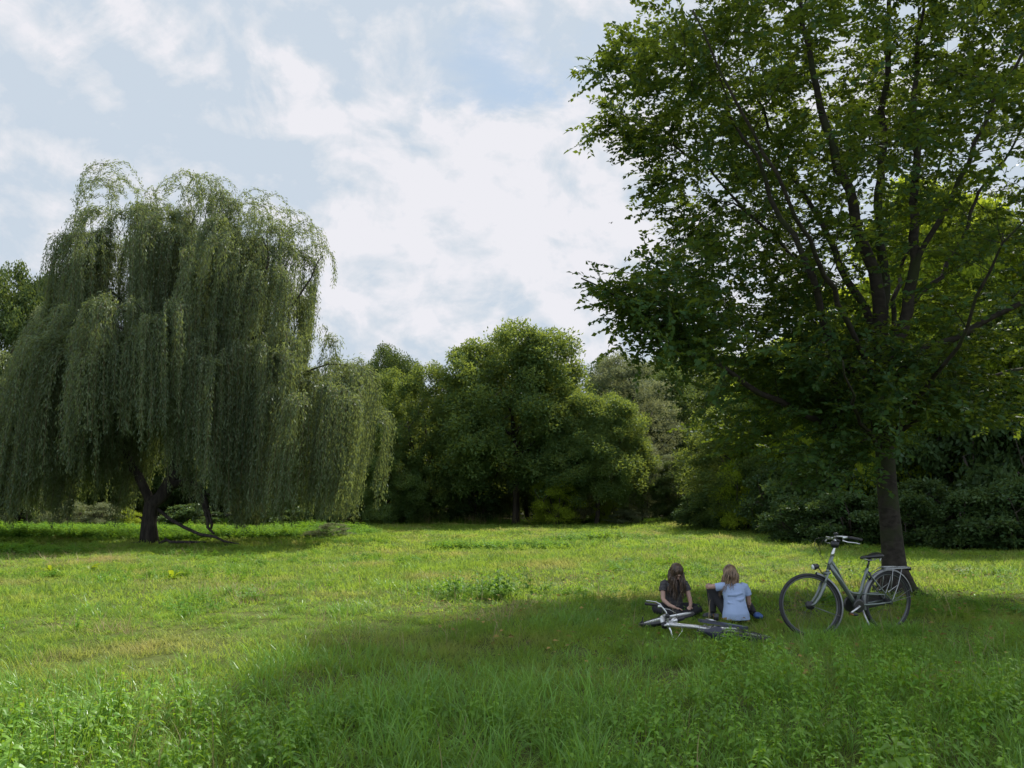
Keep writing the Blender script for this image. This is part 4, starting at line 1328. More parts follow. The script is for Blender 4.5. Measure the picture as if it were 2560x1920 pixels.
        for i in range(3):
            for k in range(6):
                a_ = i * 6 + k; b_ = i * 6 + (k + 1) % 6; fs.append((a_, b_, b_ + 6, a_ + 6))
        fs += [(5, 4, 3, 2, 1, 0), tuple(18 + k for k in range(6))]
        fl.m.add(vs, fs); fl.build("mud_flap", BLACKP, fo2)
    # rear mudguard, stays, flap
    rd = MB(); fender(rd, RH, r + .036, 15 + 150, 15 + 150 - 178, .058)
    for s in (-1, 1):
        for a in (12, -2):
            rd.tube([(0, .06 * s, .35), ((r + .03) * -math.cos(R(a + 10)), .027 * s, .35 + (r + .03) * math.sin(R(a + 10)))], .0022, 6)
    # mirror so the long end trails behind
    rd.v = [(-x if abs(x) > 0 and False else x, y, z) for (x, y, z) in rd.v]
    rm = rd.build("rear_mudguard", fend, root)
    # carrier
    rk = MB(); zt = .735
    rk.tube([(.10, .05, zt - .01), (.06, .062, zt), (-.18, .062, zt), (-.29, .055, zt), (-.315, .03, zt + .005), (-.315, -.03, zt + .005), (-.29, -.055, zt), (-.18, -.062, zt), (.06, -.062, zt), (.10, -.05, zt - .01)], .0055, 8)
    for y in (-.025, .025): rk.tube([(.07, y, zt + .002), (-.30, y, zt + .002)], .004, 6)
    for x in (.05, -.06, -.17, -.26): rk.tube([(x, -.062, zt), (x, .062, zt)], .0045, 6)
    for s in (-1, 1):
        rk.tube([(-.16, .062 * s, zt), (-.10, .066 * s, .55), (-.02, .066 * s, .39), (.0, .064 * s, .36)], .005, 8)
        rk.tube([(-.02, .064 * s, zt), (-.005, .066 * s, .60), (.02, .066 * s, .47)], .0045, 8)
        rk.tube([(-.10, .066 * s, .55), (.06, .066 * s, .47), (.02, .066 * s, .44)], .004, 6)
        rk.tube([(.09, .05 * s, zt - .01), (.20, .03 * s, .69), (.27, .02 * s, .655)], .0045, 8)
    ro = rk.build("luggage_carrier", rackm, root)
    rc = MB(); rc.box((-.02, 0, zt + .016), (.19, .045, .012)); rc.tube([(.05, .03, zt + .012), (-.14, .03, zt + .014), (-.15, 0, zt + .014), (-.14, -.03, zt + .014), (.05, -.03, zt + .012)], .004, 6)
    rc.build("spring_clip", rackm, ro)
    rl = MB(); rl.box((-.325, 0, zt - .015), (.02, .08, .04)); rl.build("rear_light", BLACKP, root)
    # ring lock on the seat stays
    lk = MB(); lk.tube([(.30 + .05 * math.cos(R(a)) * .2, .058 * math.cos(R(a)), .655 + .05 * math.sin(R(a))) for a in range(-60, 241, 30)], .010, 8); lk.build("ring_lock", BLACKP, root)
    # handlebar: stem, swept bar
    hb = Tf(st); top = H1 + ax * .005; hz = stem_h
    hb.m.tube([tuple(top), tuple(top + ax * .03), (.79, 0, .98), (.775, 0, hz - .03), (.80, 0, hz)], [.022, .019, .014, .014, .013], 12)
    hb.m.tube([(.80, -.028, hz), (.80, .028, hz)], .018, 14)
    for s in (-1, 1):
        hb.m.tube([(.80, 0, hz), (.812, .07 * s, hz + .008), (.81, .15 * s, hz + .016), (.78, .215 * s, hz + .012), (.72, .255 * s, hz), (.68, .27 * s, hz - .008)], .011, 10)
    ho = hb.build("handlebar", STEEL, root)
    for s in (-1, 1):
        g = Tf(st); g.m.tube([(.735, .245 * s, hz + .004), (.70, .263 * s, hz - .004), (.64, .284 * s, hz - .018), (.595, .30 * s, hz - .03)], [.014, .016, .017, .016], 12); g.build("grip", GRIP, ho)
        b = Tf(st); b.m.box((.758, .228 * s, hz + .0), (.05, .03, .03)); b.m.tube([(.775, .222 * s, hz - .012), (.79, .245 * s, hz - .035), (.75, .285 * s, hz - .052), (.68, .312 * s, hz - .060), (.635, .325 * s, hz - .072)], [.007, .008, .007, .006, .005], 8); b.build("brake_lever", STEEL, ho)
    bl = Tf(st); bl.m.ell((.805, .105, hz + .045), (.028, .028, .020)); bl.m.tube([(.805, .105, hz + .01), (.805, .105, hz + .04)], .008, 8); bl.build("bell", BLACKP, ho)
    dp = Tf(st); dp.m.box((.775, 0, hz - .075), (.05, .075, .06), Quaternion((0, 1, 0), R(-15)).to_matrix()); dp.m.ell((.79, .0, hz - .07), (.04, .045, .045)); dp.build("basket_mount", BLACKP, ho)
    # cables
    cb = Tf(st)
    for s, o in ((1, 0), (-1, .02)):
        cb.m.tube([(.785, .20 * s, hz + .0), (.86, .17 * s, hz + .012), (.94 + o, .11 * s, hz - .01), (.985 + o, .05 * s, hz - .08), (.96, .02 * s, hz - .19), (.905, .015 * s, hz - .28), (.875, .018 * s, .80)], .0028, 6)
    cb.build("brake_cable", BLACKP if not flap else STEEL, ho)
    # lamp
    la = Tf(st); la.m.tube([(.955, 0, .70), (.975, 0, .735), (1.0, 0, .775)], .006, 8); la.m.tube([(.985, 0, .785), (1.0, 0, .785), (1.045, 0, .775), (1.055, 0, .773)], [.012, .028, .036, .034], 16); lo = la.build("headlamp", BLACKP if not flap else STEEL, root)
    le = Tf(st); le.m.tube([(1.054, 0, .773), (1.066, 0, .771)], [.033, .022], 16); le.build("lens", LENS, lo)
    # chain case, crank, pedals
    cc = MB(); pts = []
    for i in range(17): a = R(-100 + 200 * i / 16); pts.append((BB.x + .095 * math.cos(a), BB.z + .095 * math.sin(a)))
    for i in range(9): a = R(100 + 160 * i / 8); pts.append((0 + .055 * math.cos(a), .35 + .055 * math.sin(a)))
    n = len(pts); vs = [(x, -.062, z) for x, z in pts] + [(x, -.095, z) for x, z in pts]
    fs = [tuple(range(n)), tuple(range(2 * n - 1, n - 1, -1))] + [(i, i + n, (i + 1) % n + n, (i + 1) % n) for i in range(n)]
    cc.add(vs, fs); cc.build("chain_case", casem, root, smooth=False)
    ringd = MB(); ringd.tube([(BB.x, .036, BB.z), (BB.x, .04, BB.z), (BB.x, .05, BB.z), (BB.x, .052, BB.z)], [.045, .078, .078, .06], 24); ringd.build("crank_disc", casem, root)
    for s, a in ((1, -25), (-1, 155)):
        ck = MB(); e = Vector((BB.x + .165 * math.cos(R(a)), .075 * s if s > 0 else -.11, BB.z + .165 * math.sin(R(a))))
        ck.tube([(BB.x, .06 * s if s > 0 else -.1, BB.z), tuple(e)], [.014, .010], 8)
        ko = ck.build("crank_arm", STEEL, root)
        pd = MB(); pd.box((e.x, e.y + .045 * s, e.z), (.055, .085, .024)); po = pd.build("pedal", BLACKP, ko)
        pr = MB(); pr.box((e.x + .029, e.y + .045 * s, e.z), (.006, .06, .014)); pr.build("pedal_reflector", AMBER, ko)
    # stand
    ks = MB()
    if flap: ks.tube([(.42, .05, .30), (.34, .06, .30), (.14, .07, .315)], .008, 8)
    else: ks.tube([(.42, .03, .29), (.41, .10, .16), (.39, .175, .02)], [.011, .010, .009], 8)
    ks.build("kickstand", ALU, root)
    return root


def build_bikes():
    green = pmat("frame_paint_sage", (.13, .155, .14), .3, .35, coat=.5)
    decal = pmat("frame_lettering_dark", (.03, .035, .04), .4)
    silver = pmat("frame_paint_silver", (.60, .60, .58), .3, .3, coat=.5)
    fend1 = pmat("mudguard_grey", (.20, .205, .21), .35, .5)
    fend2 = pmat("mudguard_black", (.012, .012, .014), .3)
    case1 = pmat("chain_case_black", (.025, .024, .024), .35)
    case2 = pmat("chain_case_navy", (.025, .028, .05), .3)
    rack1 = pmat("carrier_grey", (.32, .33, .33), .35, .7)
    Rp = Vector((4.56, 10.02)); yaw = R(180 + 21)
    z0 = float(gz(4, 9.7)) - .01
    b = empty("bicycle", (Rp.x, Rp.y, z0), (R(-4), 0, yaw), "grey-green step-through bicycle standing on its kickstand beside the beech trunk", "bicycle")
    b.scale = (1.03, 1.03, 1.03)
    make_bike(b, green, decal, fend1, case1, rack1, R(-21), rimm=pmat("rim_dark_grey", (.10, .105, .105), .4, .6))
    # the lying one
    th = R(149); roll = R(-84)
    M_ = Matrix.Rotation(th, 4, 'Z') @ Matrix.Rotation(R(-4.5), 4, 'Y') @ Matrix.Rotation(roll, 4, 'X')
    hub = M_ @ Vector((0, 0, .35))
    tgt = Vector((2.68, 9.58, float(gz(2.7, 9.5)) + .06))
    l = empty("bicycle", tgt - hub * .95, (0, 0, 0), "silver bicycle lying on its side in the grass in front of the two seated people", "bicycle")
    l.scale = (.95, .95, .95)
    l.rotation_mode = 'QUATERNION'
    l.rotation_quaternion = M_.to_quaternion()
    make_bike(l, silver, None, fend2, case2, pmat("carrier_black", (.02, .02, .02), .4), R(200), flap=True, rimm=pmat('rim_bright', (.75, .75, .74), .35, .5), seat_leather=pmat('saddle_navy', (.02, .022, .04), .35))


# ================================================================ people
def fuse(mb, name, mat, parent, voxel=.005, smooth=2, sfac=.5):
    """weld overlapping volumes into one continuous surface"""
    o = mb.build(name + "_tmp", mat)
    md = o.modifiers.new("r", 'REMESH'); md.mode = 'VOXEL'; md.voxel_size = voxel; md.use_smooth_shade = True
    if smooth:
        s = o.modifiers.new("s", 'SMOOTH'); s.iterations = smooth; s.factor = sfac
    dg = bpy.context.evaluated_depsgraph_get()
    me = bpy.data.meshes.new_from_object(o.evaluated_get(dg))
    old = o.data; bpy.data.objects.remove(o); bpy.data.meshes.remove(old)
    me.name = name
    if not me.materials: me.materials.append(mat)
    r = bpy.data.objects.new(name, me); COL.objects.link(r)
    if parent: r.parent = parent
    return r


def loft(mb, rings, n=20):
    """rings: (centre, rx, ry) stacked upwards"""
    vs = []; fs = []
    for (c, rx, ry) in rings:
        for k in range(n):
            a = 2 * PI * k / n
            ca, sa = math.cos(a), math.sin(a)
            e = .85
            vs.append((c[0] + rx * math.copysign(abs(ca) ** e, ca), c[1] + ry * math.copysign(abs(sa) ** e, sa), c[2]))
    for i in range(len(rings) - 1):
        for k in range(n):
            a = i * n + k; b = i * n + (k + 1) % n; fs.append((a, b, b + n, a + n))
    fs.append(tuple(range(n - 1, -1, -1))); fs.append(tuple((len(rings) - 1) * n + k for k in range(n)))
    mb.add(vs, fs)


def hand(mb, wrist, d, palm_n, side, curl=.9, s=1.0):
    """palm, four unequal bent fingers and a thumb leaving the side of the palm"""
    w = Vector(wrist); d = Vector(d).normalized(); n = Vector(palm_n); n = (n - d * n.dot(d)).normalized(); t = d.cross(n).normalized() * side
    c = w + d * .036 * s
    rot = Matrix((t, d, n)).transposed()
    mb.ell(c, (.031 * s, .042 * s, .014 * s), 12, 8, rot)
    for i, L in enumerate((.056, .064, .058, .045)):
        b = w + d * .066 * s + t * (.021 - .014 * i) * s
        pts = [b]; dd = d.copy()
        for j in range(3):
            dd = (dd + n * curl * (.25 + .25 * j) + t * (.10 - .07 * i)).normalized()
            pts.append(pts[-1] + dd * L * (.42, .33, .25)[j] * s)
        mb.tube(pts, [.0085 * s, .008 * s, .0072 * s, .005 * s], 8)
    b = w + d * .02 * s + t * .024 * s
    mb.tube([b, b + (t * .6 + d * .8 + n * .2).normalized() * .028 * s, b + (t * .6 + d * .8 + n * .2).normalized() * .028 * s + (d + n * .5).normalized() * .024 * s], [.010 * s, .0095 * s, .006 * s], 8)


def head(mb, c, R3, s=1.0):
    """R3: columns right, forward, up of the head"""
    P = lambda x, y, z: Vector(c) + R3 @ (Vector((x, y, z)) * s)
    mb.ell(P(0, -.008, .022), (.071 * s, .088 * s, .080 * s), 20, 14, R3)
    mb.ell(P(0, .022, -.030), (.055 * s, .060 * s, .062 * s), 18, 12, R3)
    mb.ell(P(0, .052, -.072), (.024 * s, .022 * s, .018 * s), 12, 8, R3)     # chin
    mb.ell(P(0, .080, .024), (.045 * s, .012 * s, .012 * s), 12, 8, R3)       # brow
    mb.tube([P(0, .080, .015), P(0, .094, -.010), P(0, .100, -.026), P(0, .082, -.034)], [.007 * s, .009 * s, .012 * s, .008 * s], 8)  # nose
    mb.ell(P(0, .080, -.052), (.022 * s, .010 * s, .008 * s), 10, 8, R3)
    for q in (-1, 1):
        mb.ell(P(.035 * q, .060, -.022), (.022 * s, .02 * s, .02 * s), 10, 8, R3)  # cheeks
        mb.ell(P(.073 * q, -.005, -.008), (.010 * s, .018 * s, .028 * s), 10, 8, R3)  # ears
    return P


def locks(r_, P, R3, n, length, mat, name, parent, c, wave=.012, front_gap=.6, rad=.006, keepz=None, push=None):
    """hair falling from the parting over the skull and down"""
    mb = MB()
    mb.ell(P(0, -.014, .028), (.080, .094, .084), 22, 14, R3)
    for i in range(n):
        a = r_.uniform(-PI + .0, PI)  # 0 = forward
        if abs(a) < front_gap: a = math.copysign(front_gap + r_.uniform(0, .25), a if a else 1)
        u = Vector((math.sin(a), math.cos(a), 0))
        part = P(r_.uniform(-.01, .01), r_.uniform(-.06, .05), .105)
        mid = P(u.x * .078, u.y * .092 - .012, .05 + r_.uniform(-.02, .01))
        low = P(u.x * .086, u.y * .096 - .018, -.02)
        pts = [part, P(u.x * .05, u.y * .06 - .01, .092), mid, low]
        L = length * r_.uniform(.7, 1.1); ph = r_.uniform(0, 6); k = 7
        pos = low.copy(); out = (R3 @ u)
        for j in range(1, k + 1):
            t = j / k
            g = Vector((0, 0, -1.0)) + Vector((out.x, out.y, 0)) * (.18 - .1 * t)
            if push: g += Vector(push) * t
            pos = pos + g.normalized() * L / k + Vector((math.sin(ph + j * 1.7), math.cos(ph + j * 1.3), 0)) * wave
            pts.append(pos.copy())
        rr = [rad * .7, rad, rad * 1.2, rad * 1.3] + [rad * (1.3 - 1.0 * (j / k)) for j in range(1, k + 1)]
        mb.tube(pts, rr, 5)
    return mb.build(name, mat, parent)


def person_parts(root, body, shirt, trousers, shoes, mats):
    fuse(body, "body", mats[0], root, .0042, 2, .4)
    fuse(shirt, "t_shirt", mats[1], root, .006, 3, .5)
    fuse(trousers, "trousers", mats[2], root, .006, 3, .5)
    for sh, nm in shoes: fuse(sh, "shoe", nm, root, .005, 2)


def build_people():
    skin = pmat("skin", (.40, .25, .19), .5, noise=.12, scale=8, spec=.4)
    # striped dark T-shirt
    m, nt, out = nmat("striped_jersey"); b = N(nt, "ShaderNodeBsdfPrincipled"); b.inputs["Roughness"].default_value = .9
    tc = N(nt, "ShaderNodeTexCoord"); sp = N(nt, "ShaderNodeSeparateXYZ"); nt.links.new(tc.outputs["Object"], sp.inputs[0])
    fr = N(nt, "ShaderNodeMath", operation='MULTIPLY'); nt.links.new(sp.outputs[2], fr.inputs[0]); fr.inputs[1].default_value = 55
    f2 = N(nt, "ShaderNodeMath", operation='FRACT'); nt.links.new(fr.outputs[0], f2.inputs[0])
    st = ramp(nt, f2.outputs[0], [(.0, (.020, .018, .020)), (.68, (.020, .018, .020)), (.74, (.13, .12, .12)), (.94, (.13, .12, .12))])
    nt.links.new(st, b.inputs["Base Color"]); nt.links.new(b.outputs[0], out.inputs[0]); striped = m
    black = pmat("black_cotton", (.014, .014, .017), .85, noise=.3, scale=30)
    blue = pmat("pale_blue_jersey", (.31, .40, .58), .85, noise=.10, scale=6, bump=.08)
    hair1 = pmat("brown_hair", (.035, .022, .014), .42, noise=.5, scale=24, col2=(.10, .062, .036), stretch=(1, 1, .2))
    hair2 = pmat("light_brown_hair", (.085, .055, .034), .42, noise=.5, scale=24, col2=(.27, .175, .10), stretch=(1, 1, .2))
    shoe_b = pmat("blue_shoe", (.04, .09, .24), .6); shoe_k = pmat("dark_shoe", (.02, .022, .026), .6)
    eye_m = pmat("eye", (.03, .02, .015), .3); lip_m = pmat("lips", (.38, .16, .13), .5)
    r_ = np.random.default_rng(77)

    # ---- girl facing the camera, cross-legged, head bowed
    X, Y = 2.25, 11.45
    g = empty("person", (X, Y, float(gz(X, Y)) + .03), (0, 0, R(4)), "person with long wavy brown hair and dark striped T-shirt sitting cross-legged, head bowed", "person", "people sitting on the grass")
    pitch = R(50)
    right = Vector((-1, 0, 0)); fwd = Vector((.10, -math.cos(pitch), -math.sin(pitch))).normalized(); right = (right - fwd * right.dot(fwd)).normalized(); up = right.cross(fwd)
    R3 = Matrix((right, fwd, up)).transposed()
    bd = MB(); hc = (.025, -.125, .600)
    P = head(bd, hc, R3)
    bd.tube([(0, -.045, .46), (.008, -.075, .50), (.018, -.10, .555)], [.042, .038, .04], 12)
    loft(bd, [((0, 0, .04), .12, .09), ((0, 0, .14), .115, .085), ((0, -.02, .26), .10, .075), ((0, -.04, .37), .115, .078), ((0, -.05, .44), .13, .06), ((0, -.05, .475), .07, .045)])
    for pts, rr in (([(-.145, -.055, .44), (-.172, -.095, .33), (-.180, -.135, .225)], [.040, .036, .031]), ([(-.180, -.135, .225), (-.125, -.23, .165), (-.055, -.295, .135)], [.031, .027, .020]),
                    ([(.145, -.055, .44), (.178, -.085, .33), (.195, -.12, .235)], [.040, .036, .031]), ([(.195, -.12, .235), (.185, -.20, .19), (.160, -.272, .150)], [.031, .027, .020])):
        bd.tube(pts, rr, 12)
    hand(bd, (-.055, -.295, .135), (.75, -.45, -.12), (.1, -.2, -1), -1, .7, .85)
    hand(bd, (.160, -.272, .150), (-.45, -.75, -.10), (-.3, .1, -1), 1, 1.0, .85)
    sh = MB()
    loft(sh, [((0, 0, .09), .138, .108), ((0, -.005, .16), .128, .102), ((0, -.02, .26), .116, .094), ((0, -.04, .36), .132, .096), ((0, -.05, .42), .150, .082), ((0, -.055, .462), .125, .062), ((0, -.058, .485), .062, .05)])
    sh.tube([(-.10, -.052, .452), (-.150, -.06, .432), (-.172, -.085, .365), (-.178, -.10, .335)], [.045, .052, .049, .048], 14)
    sh.tube([(.10, -.052, .452), (.150, -.06, .432), (.178, -.08, .365), (.186, -.09, .335)], [.045, .052, .049, .048], 14)
    tr = MB()
    loft(tr, [((0, .01, .00), .15, .12), ((0, .01, .07), .15, .125), ((0, 0, .13), .132, .108)])
    tr.tube([(-.07, -.02, .085), (-.20, -.13, .115), (-.315, -.215, .115)], [.085, .075, .062], 14)
    tr.tube([(-.315, -.215, .115), (-.18, -.33, .085), (-.01, -.375, .065)], [.062, .055, .042], 14)
    tr.tube([(.07, -.02, .085), (.20, -.13, .11), (.305, -.20, .105)], [.085, .075, .060], 14)
    tr.tube([(.305, -.20, .105), (.16, -.29, .07), (.02, -.315, .055)], [.060, .055, .042], 14)
    s1 = MB(); s1.ell((.06, -.375, .05), (.11, .042, .038)); s1.ell((.12, -.372, .045), (.05, .044, .032))
    s2 = MB(); s2.ell((-.05, -.305, .04), (.10, .042, .036)); s2.ell((-.11, -.30, .036), (.05, .044, .030))
    person_parts(g, bd, sh, tr, ((s1, shoe_k), (s2, shoe_k)), (skin, striped, black))
    for q in (-1, 1):
        ey = MB(); ey.ell(P(.030 * q, .078, .008), (.013, .006, .006), 10, 6, R3); ey.build("eye", eye_m, g)
        br = MB(); br.tube([P(.014 * q, .090, .030), P(.032 * q, .086, .034), P(.048 * q, .074, .028)], [.003, .0035, .002], 6); br.build("eyebrow", hair1, g)
    lp = MB(); lp.tube([P(-.020, .086, -.052), P(0, .093, -.050), P(.020, .086, -.052)], [.003, .006, .003], 8); lp.build("lips", lip_m, g)
    locks(r_, P, R3, 150, .30, hair1, "hair", g, hc, .020, .26, .0065)

    # ---- girl with her back to the camera
    X, Y = 2.93, 10.80
    h = empty("person", (X, Y, float(gz(X, Y)) + .03), (0, 0, R(3)), "person in a pale blue T-shirt seen from behind, one elbow resting on a raised knee", "person", "people sitting on the grass")
    pitch = R(38)
    fwd = Vector((.05, math.cos(pitch), -math.sin(pitch))).normalized(); right = Vector((1, 0, 0)); right = (right - fwd * right.dot(fwd)).normalized(); up = right.cross(fwd)
    R3 = Matrix((right, fwd, up)).transposed()
    bd = MB(); hc = (-.01, .135, .590); P = head(bd, hc, R3)
    bd.tube([(0, .04, .45), (-.003, .08, .50), (-.006, .115, .55)], [.042, .038, .04], 12)
    loft(bd, [((0, 0, .04), .12, .09), ((0, 0, .14), .115, .085), ((0, .02, .26), .10, .075), ((0, .04, .37), .115, .078), ((0, .05, .44), .13, .06), ((0, .05, .47), .07, .045)])
    for pts, rr in (([(-.145, .055, .435), (-.235, .075, .430), (-.325, .105, .420)], [.040, .035, .031]), ([(-.325, .105, .420), (-.30, .20, .425), (-.245, .31, .430)], [.031, .026, .020]),
                    ([(.150, .05, .42), (.195, .06, .33), (.215, .085, .215)], [.040, .036, .031]), ([(.215, .085, .215), (.225, .17, .15), (.20, .27, .11)], [.031, .027, .020])):
        bd.tube(pts, rr, 12)
    hand(bd, (-.245, .31, .430), (.5, .8, -.3), (0, -.2, -1), -1, .8, .85)
    hand(bd, (.20, .27, .11), (-.3, .9, -.2), (0, .1, -1), 1, .8, .85)
    sh = MB()
    loft(sh, [((.0, -.02, .02), .178, .145), ((.0, -.02, .10), .168, .14), ((0, -.008, .17), .150, .118), ((0, .015, .27), .140, .098), ((0, .035, .36), .152, .096), ((0, .045, .42), .158, .080), ((0, .052, .458), .125, .062), ((0, .055, .48), .062, .05)])
    sh.tube([(-.10, .05, .445), (-.150, .055, .43), (-.20, .066, .422), (-.232, .074, .418)], [.045, .056, .054, .053], 14)
    sh.tube([(.10, .05, .445), (.152, .052, .425), (.185, .056, .36), (.198, .06, .315)], [.045, .056, .052, .052], 14)
    for (x0, z0, x1, z1) in ((-.11, .33, .09, .36), (-.12, .24, .04, .22), (.12, .20, .05, .10), (.13, .14, .09, .05), (-.06, .15, .10, .17), (.10, .29, -.02, .27)):
        y = -.082 if z0 > .3 else -.098
        sh.tube([(x0, y + .030, z0), ((x0 + x1) / 2, y + .016, (z0 + z1) / 2 - .012), (x1, y + .028, z1)], [.014, .022, .014], 8)
    tr = MB()
    loft(tr, [((0, .0, .00), .16, .125), ((0, .0, .07), .155, .13), ((0, 0, .12), .135, .11)])
    tr.tube([(-.08, .06, .10), (-.15, .22, .25), (-.215, .335, .375)], [.085, .075, .062], 14)
    tr.tube([(-.215, .335, .375), (-.225, .27, .22), (-.235, .21, .075)], [.062, .054, .042], 14)
    tr.tube([(.08, .06, .09), (.20, .22, .13), (.30, .34, .14)], [.085, .075, .062], 14)
    tr.tube([(.30, .34, .14), (.30, .22, .10), (.285, .12, .07)], [.062, .05, .042], 14)
    s1 = MB(); s1.ell((-.275, .20, .04), (.10, .045, .038), rot=Matrix.Rotation(R(-10), 3, 'Z')); s1.ell((-.335, .195, .034), (.05, .045, .030))
    s2 = MB(); s2.ell((.315, .07, .055), (.05, .10, .042), rot=Matrix.Rotation(R(-25), 3, 'Z')); s2.ell((.33, .02, .05), (.044, .05, .036))
    person_parts(h, bd, sh, tr, ((s1, shoe_k), (s2, shoe_b)), (skin, blue, black))
    for q in (-1, 1):
        ey = MB(); ey.ell(P(.030 * q, .078, .008), (.013, .006, .006), 10, 6, R3); ey.build("eye", eye_m, h)
    locks(r_, P, R3, 170, .27, hair2, "hair", h, hc, .018, .7, .0062, push=(-.40, -.32, 0))


def build_bird():
    p = at(1528, 558, 60)
    dk = pmat("dark_feathers", (.02, .02, .022), .7)
    r = empty("bird", p, (0, 0, R(50)), "tiny dark bird flying alone in the bright cloud left of the beech crown", "bird")
    b = MB(); b.tube([(-.12, 0, 0), (-.09, 0, .0), (0, 0, .01), (.07, 0, .015), (.10, 0, .02), (.125, 0, .015)], [.012, .02, .034, .026, .02, .004], 10)
    b.build("body", dk, r)
    for s in (-1, 1):
        w = MB(); w.add([(.04, 0, .02), (-.05, 0, .02), (-.07, .11 * s, .07), (.03, .12 * s, .08), (-.06, .22 * s, .04), (-.02, .22 * s, .045), (.04, 0, .01), (-.05, 0, .01), (-.07, .11 * s, .062), (.03, .12 * s, .072)],
              [(0, 1, 2, 3), (3, 2, 4, 5), (6, 9, 8, 7), (0, 3, 9, 6), (1, 7, 8, 2)]); w.build("wing", dk, r)
# ================================================================ sky and sun
SUN_AZ, SUN_EL = R(38), R(54)   # azimuth from the view direction towards the right


def build_light():
    w = bpy.data.worlds.new("World"); sc.world = w; w.use_nodes = True
    nt = w.node_tree; nt.nodes.clear()
    out = nt.nodes.new("ShaderNodeOutputWorld"); bg = nt.nodes.new("ShaderNodeBackground")
    bg.inputs[1].default_value = 0.1
    sky = nt.nodes.new("ShaderNodeTexSky"); sky.sky_type = 'NISHITA'; sky.sun_disc = False
    sky.sun_elevation = SUN_EL; sky.sun_rotation = SUN_AZ
    sky.air_density = 1.0; sky.dust_density = 2.0; sky.ozone_density = 1.0
    tc = nt.nodes.new("ShaderNodeTexCoord")
    gen = tc.outputs["Generated"]
    L = nt.links.new

    def M(op, a, b=None, c=None, clamp=False):
        m = nt.nodes.new("ShaderNodeMath"); m.operation = op; m.use_clamp = clamp
        for i, v in enumerate((a, b, c)):
            if v is None: continue
            if isinstance(v, (int, float)): m.inputs[i].default_value = v
            else: L(v, m.inputs[i])
        return m.outputs[0]
    sp = nt.nodes.new("ShaderNodeSeparateXYZ"); L(gen, sp.inputs[0])
    az = M('ARCTAN2', sp.outputs[0], sp.outputs[1])
    el = M('ARCSINE', sp.outputs[2])
    # cloud coordinates: direction stretched so the billows flatten towards the horizon
    mp = nt.nodes.new("ShaderNodeMapping"); mp.inputs["Scale"].default_value = (1, 1, 1.35); L(gen, mp.inputs[0])

    def noise(scale, det, rough=.55, dist=0.0, off=(0, 0, 0)):
        m2 = nt.nodes.new("ShaderNodeMapping"); m2.inputs["Location"].default_value = off; L(mp.outputs[0], m2.inputs[0])
        n = nt.nodes.new("ShaderNodeTexNoise"); n.inputs["Scale"].default_value = scale; n.inputs["Detail"].default_value = det
        n.inputs["Roughness"].default_value = rough; n.inputs["Distortion"].default_value = dist
        L(m2.outputs[0], n.inputs[0]); return n.outputs["Fac"]
    warp = M('SUBTRACT', noise(6, 9, .62, .4, (3, 1, 2)), .5)
    warp2 = M('SUBTRACT', noise(6, 9, .62, .4, (7, 5, 1)), .5)
    azw = M('ADD', az, M('MULTIPLY', warp, .34)); elw = M('ADD', el, M('MULTIPLY', warp2, .34))

    def angle(px, py):
        d = ray(px, py); return math.atan2(d.x, d.y), math.asin(d.normalized().z)

    def blob(px, py, rx, ry, amp):
        a0, e0 = angle(px, py)
        u = M('MULTIPLY', M('SUBTRACT', azw, a0), F / rx); v = M('MULTIPLY', M('SUBTRACT', elw, e0), F / ry)
        d = M('ADD', M('MULTIPLY', u, u), M('MULTIPLY', v, v))
        return M('MULTIPLY', M('EXPONENT', M('MULTIPLY', d, -1.0)), amp)

    def total(l):
        s = l[0]
        for q in l[1:]: s = M('ADD', s, q)
        return s
    # veil cloud everywhere, except the blue window at the top centre
    blue = total([blob(1150, 110, 260, 150, .62), blob(1330, 260, 220, 90, .5), blob(900, 210, 60, 120, .25), blob(800, 390, 120, 40, .45), blob(1230, 500, 60, 120, .3), blob(150, 560, 360, 260, .42), blob(1640, 60, 200, 200, .4), blob(500, 120, 130, 160, .25)])
    veil = M('SUBTRACT', M('ADD', 1.06, M('MULTIPLY', M('SUBTRACT', noise(3.2, 8, .62, .4), .5), 1.5)), blue)
    wisp = M('MULTIPLY', M('MAXIMUM', M('SUBTRACT', noise(7, 9, .68, .5, (2, 9, 4)), .56), 0), 2.6)
    cover = M('ADD', veil, wisp, clamp=True)
    ss = nt.nodes.new("ShaderNodeMapRange"); ss.interpolation_type = 'SMOOTHSTEP'
    L(cover, ss.inputs[0]); ss.inputs[1].default_value = .18; ss.inputs[2].default_value = .68
    # brightness of the cloud: white billows in the centre, dull blue-grey on the left
    glow = total([blob(1180, 420, 300, 190, .55), blob(1420, 560, 380, 330, .5), blob(950, 600, 320, 220, .35), blob(1250, 800, 600, 180, .3), blob(330, 90, 240, 110, .28), blob(860, 330, 180, 160, .25)])
    # relief of the billows: the same noise compared with itself a little towards the sun
    so_ = Vector((math.sin(SUN_AZ), 0.1, .9)).normalized() * .035
    def relief(scale, k, o):
        a_ = noise(scale, 9, .58, .5, o); b_ = noise(scale, 9, .58, .5, (o[0] + so_.x, o[1], o[2] + so_.z * 1.35))
        return M('MULTIPLY', M('SUBTRACT', b_, a_), k)
    lump = noise(5.5, 10, .62, .6, (1, 2, 8))
    cum = nt.nodes.new("ShaderNodeMapRange"); cum.interpolation_type = 'SMOOTHSTEP'
    L(M('ADD', glow, M('MULTIPLY', M('SUBTRACT', lump, .5), 2.4)), cum.inputs[0]); cum.inputs[1].default_value = .30; cum.inputs[2].default_value = .62
    tex = M('ADD', M('MULTIPLY', M('SUBTRACT', noise(3, 8, .6, .6, (4, 4, 1)), .5), .58), M('MULTIPLY', cum.outputs[0], .42))
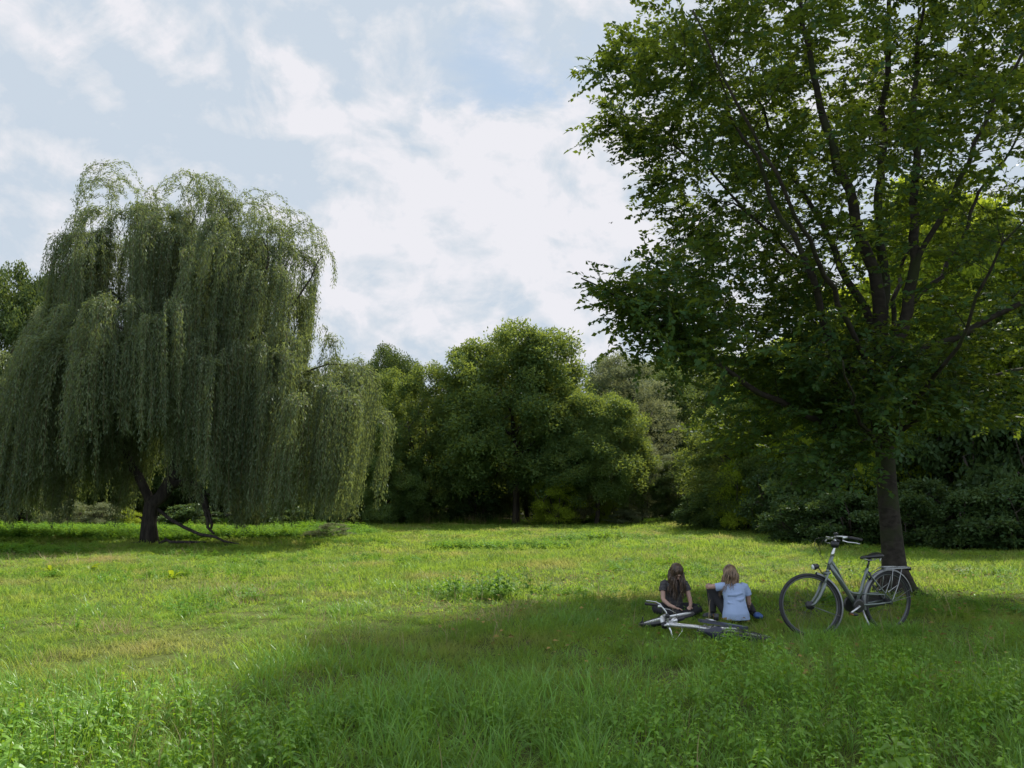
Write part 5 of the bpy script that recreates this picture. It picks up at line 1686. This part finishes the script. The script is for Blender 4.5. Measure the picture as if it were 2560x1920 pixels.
    tex2 = M('ADD', relief(5.5, -3.2, (1, 2, 8)), relief(13, -2.6, (5, 2, 3)))
    br = M('ADD', M('ADD', M('ADD', .16, M('MULTIPLY', glow, .45)), tex), tex2, clamp=True)
    cc = ramp(nt, br, [(0.0, (5.95, 6.8, 7.8)), (0.45, (7.0, 7.5, 8.2)), (1.0, (8.5, 8.5, 9.0))])
    hz = mixc(nt, .62, sky.outputs[0], (5.9, 7.5, 9.2))
    col = mixc(nt, ss.outputs[0], hz, cc)
    # fair-weather cloud only in the part of the sky ahead; unseen sky overhead and behind brightened with white for added fill light
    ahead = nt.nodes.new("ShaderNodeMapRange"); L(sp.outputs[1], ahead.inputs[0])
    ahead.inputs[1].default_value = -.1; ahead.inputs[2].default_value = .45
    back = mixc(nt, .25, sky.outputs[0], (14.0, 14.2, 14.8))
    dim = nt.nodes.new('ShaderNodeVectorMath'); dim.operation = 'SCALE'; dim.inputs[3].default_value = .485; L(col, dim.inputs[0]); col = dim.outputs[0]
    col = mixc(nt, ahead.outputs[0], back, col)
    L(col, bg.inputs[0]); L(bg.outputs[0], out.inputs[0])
    sl = bpy.data.lights.new("sun", 'SUN'); sl.energy = 3.7; sl.angle = R(3.2); sl.color = (1.0, .93, .80)
    so = bpy.data.objects.new("sun", sl); COL.objects.link(so)
    d = Vector((math.sin(SUN_AZ) * math.cos(SUN_EL), math.cos(SUN_AZ) * math.cos(SUN_EL), math.sin(SUN_EL)))
    so.rotation_euler = d.to_track_quat('Z', 'Y').to_euler(); so.location = d * 60
    sc.view_settings.view_transform = 'Standard'; sc.view_settings.look = 'None'
    sc.view_settings.exposure = 1.05; sc.view_settings.gamma = 1
    sc.cycles.max_bounces = 6; sc.cycles.diffuse_bounces = 3; sc.cycles.transmission_bounces = 4; sc.cycles.glossy_bounces = 2
    sc.cycles.use_denoising = True
    sc.cycles.sample_clamp_indirect = 4


def build_haze():
    m, nt, out = nmat("thin_haze")
    v = N(nt, "ShaderNodeVolumePrincipled"); v.inputs["Color"].default_value = (.88, .93, 1, 1); v.inputs["Density"].default_value = .0022
    v.inputs["Anisotropy"].default_value = .3
    nt.links.new(v.outputs[0], out.inputs["Volume"])
    mb = MB(); mb.box((0, 300, 12), (1600, 1300, 28)); o = mb.build("haze", m, smooth=False); tag(o, kind="stuff")
import time as _t
def _run(f, *a):
    t = _t.time(); r = f(*a); print("BUILD", f.__name__, round(_t.time() - t, 1)); return r
build_light() 
_run(build_ground)
_run(build_beech)
_run(build_willow)
_run(build_forest)
_run(build_grass)
_run(build_bikes)
_run(build_people)
_run(build_bird)
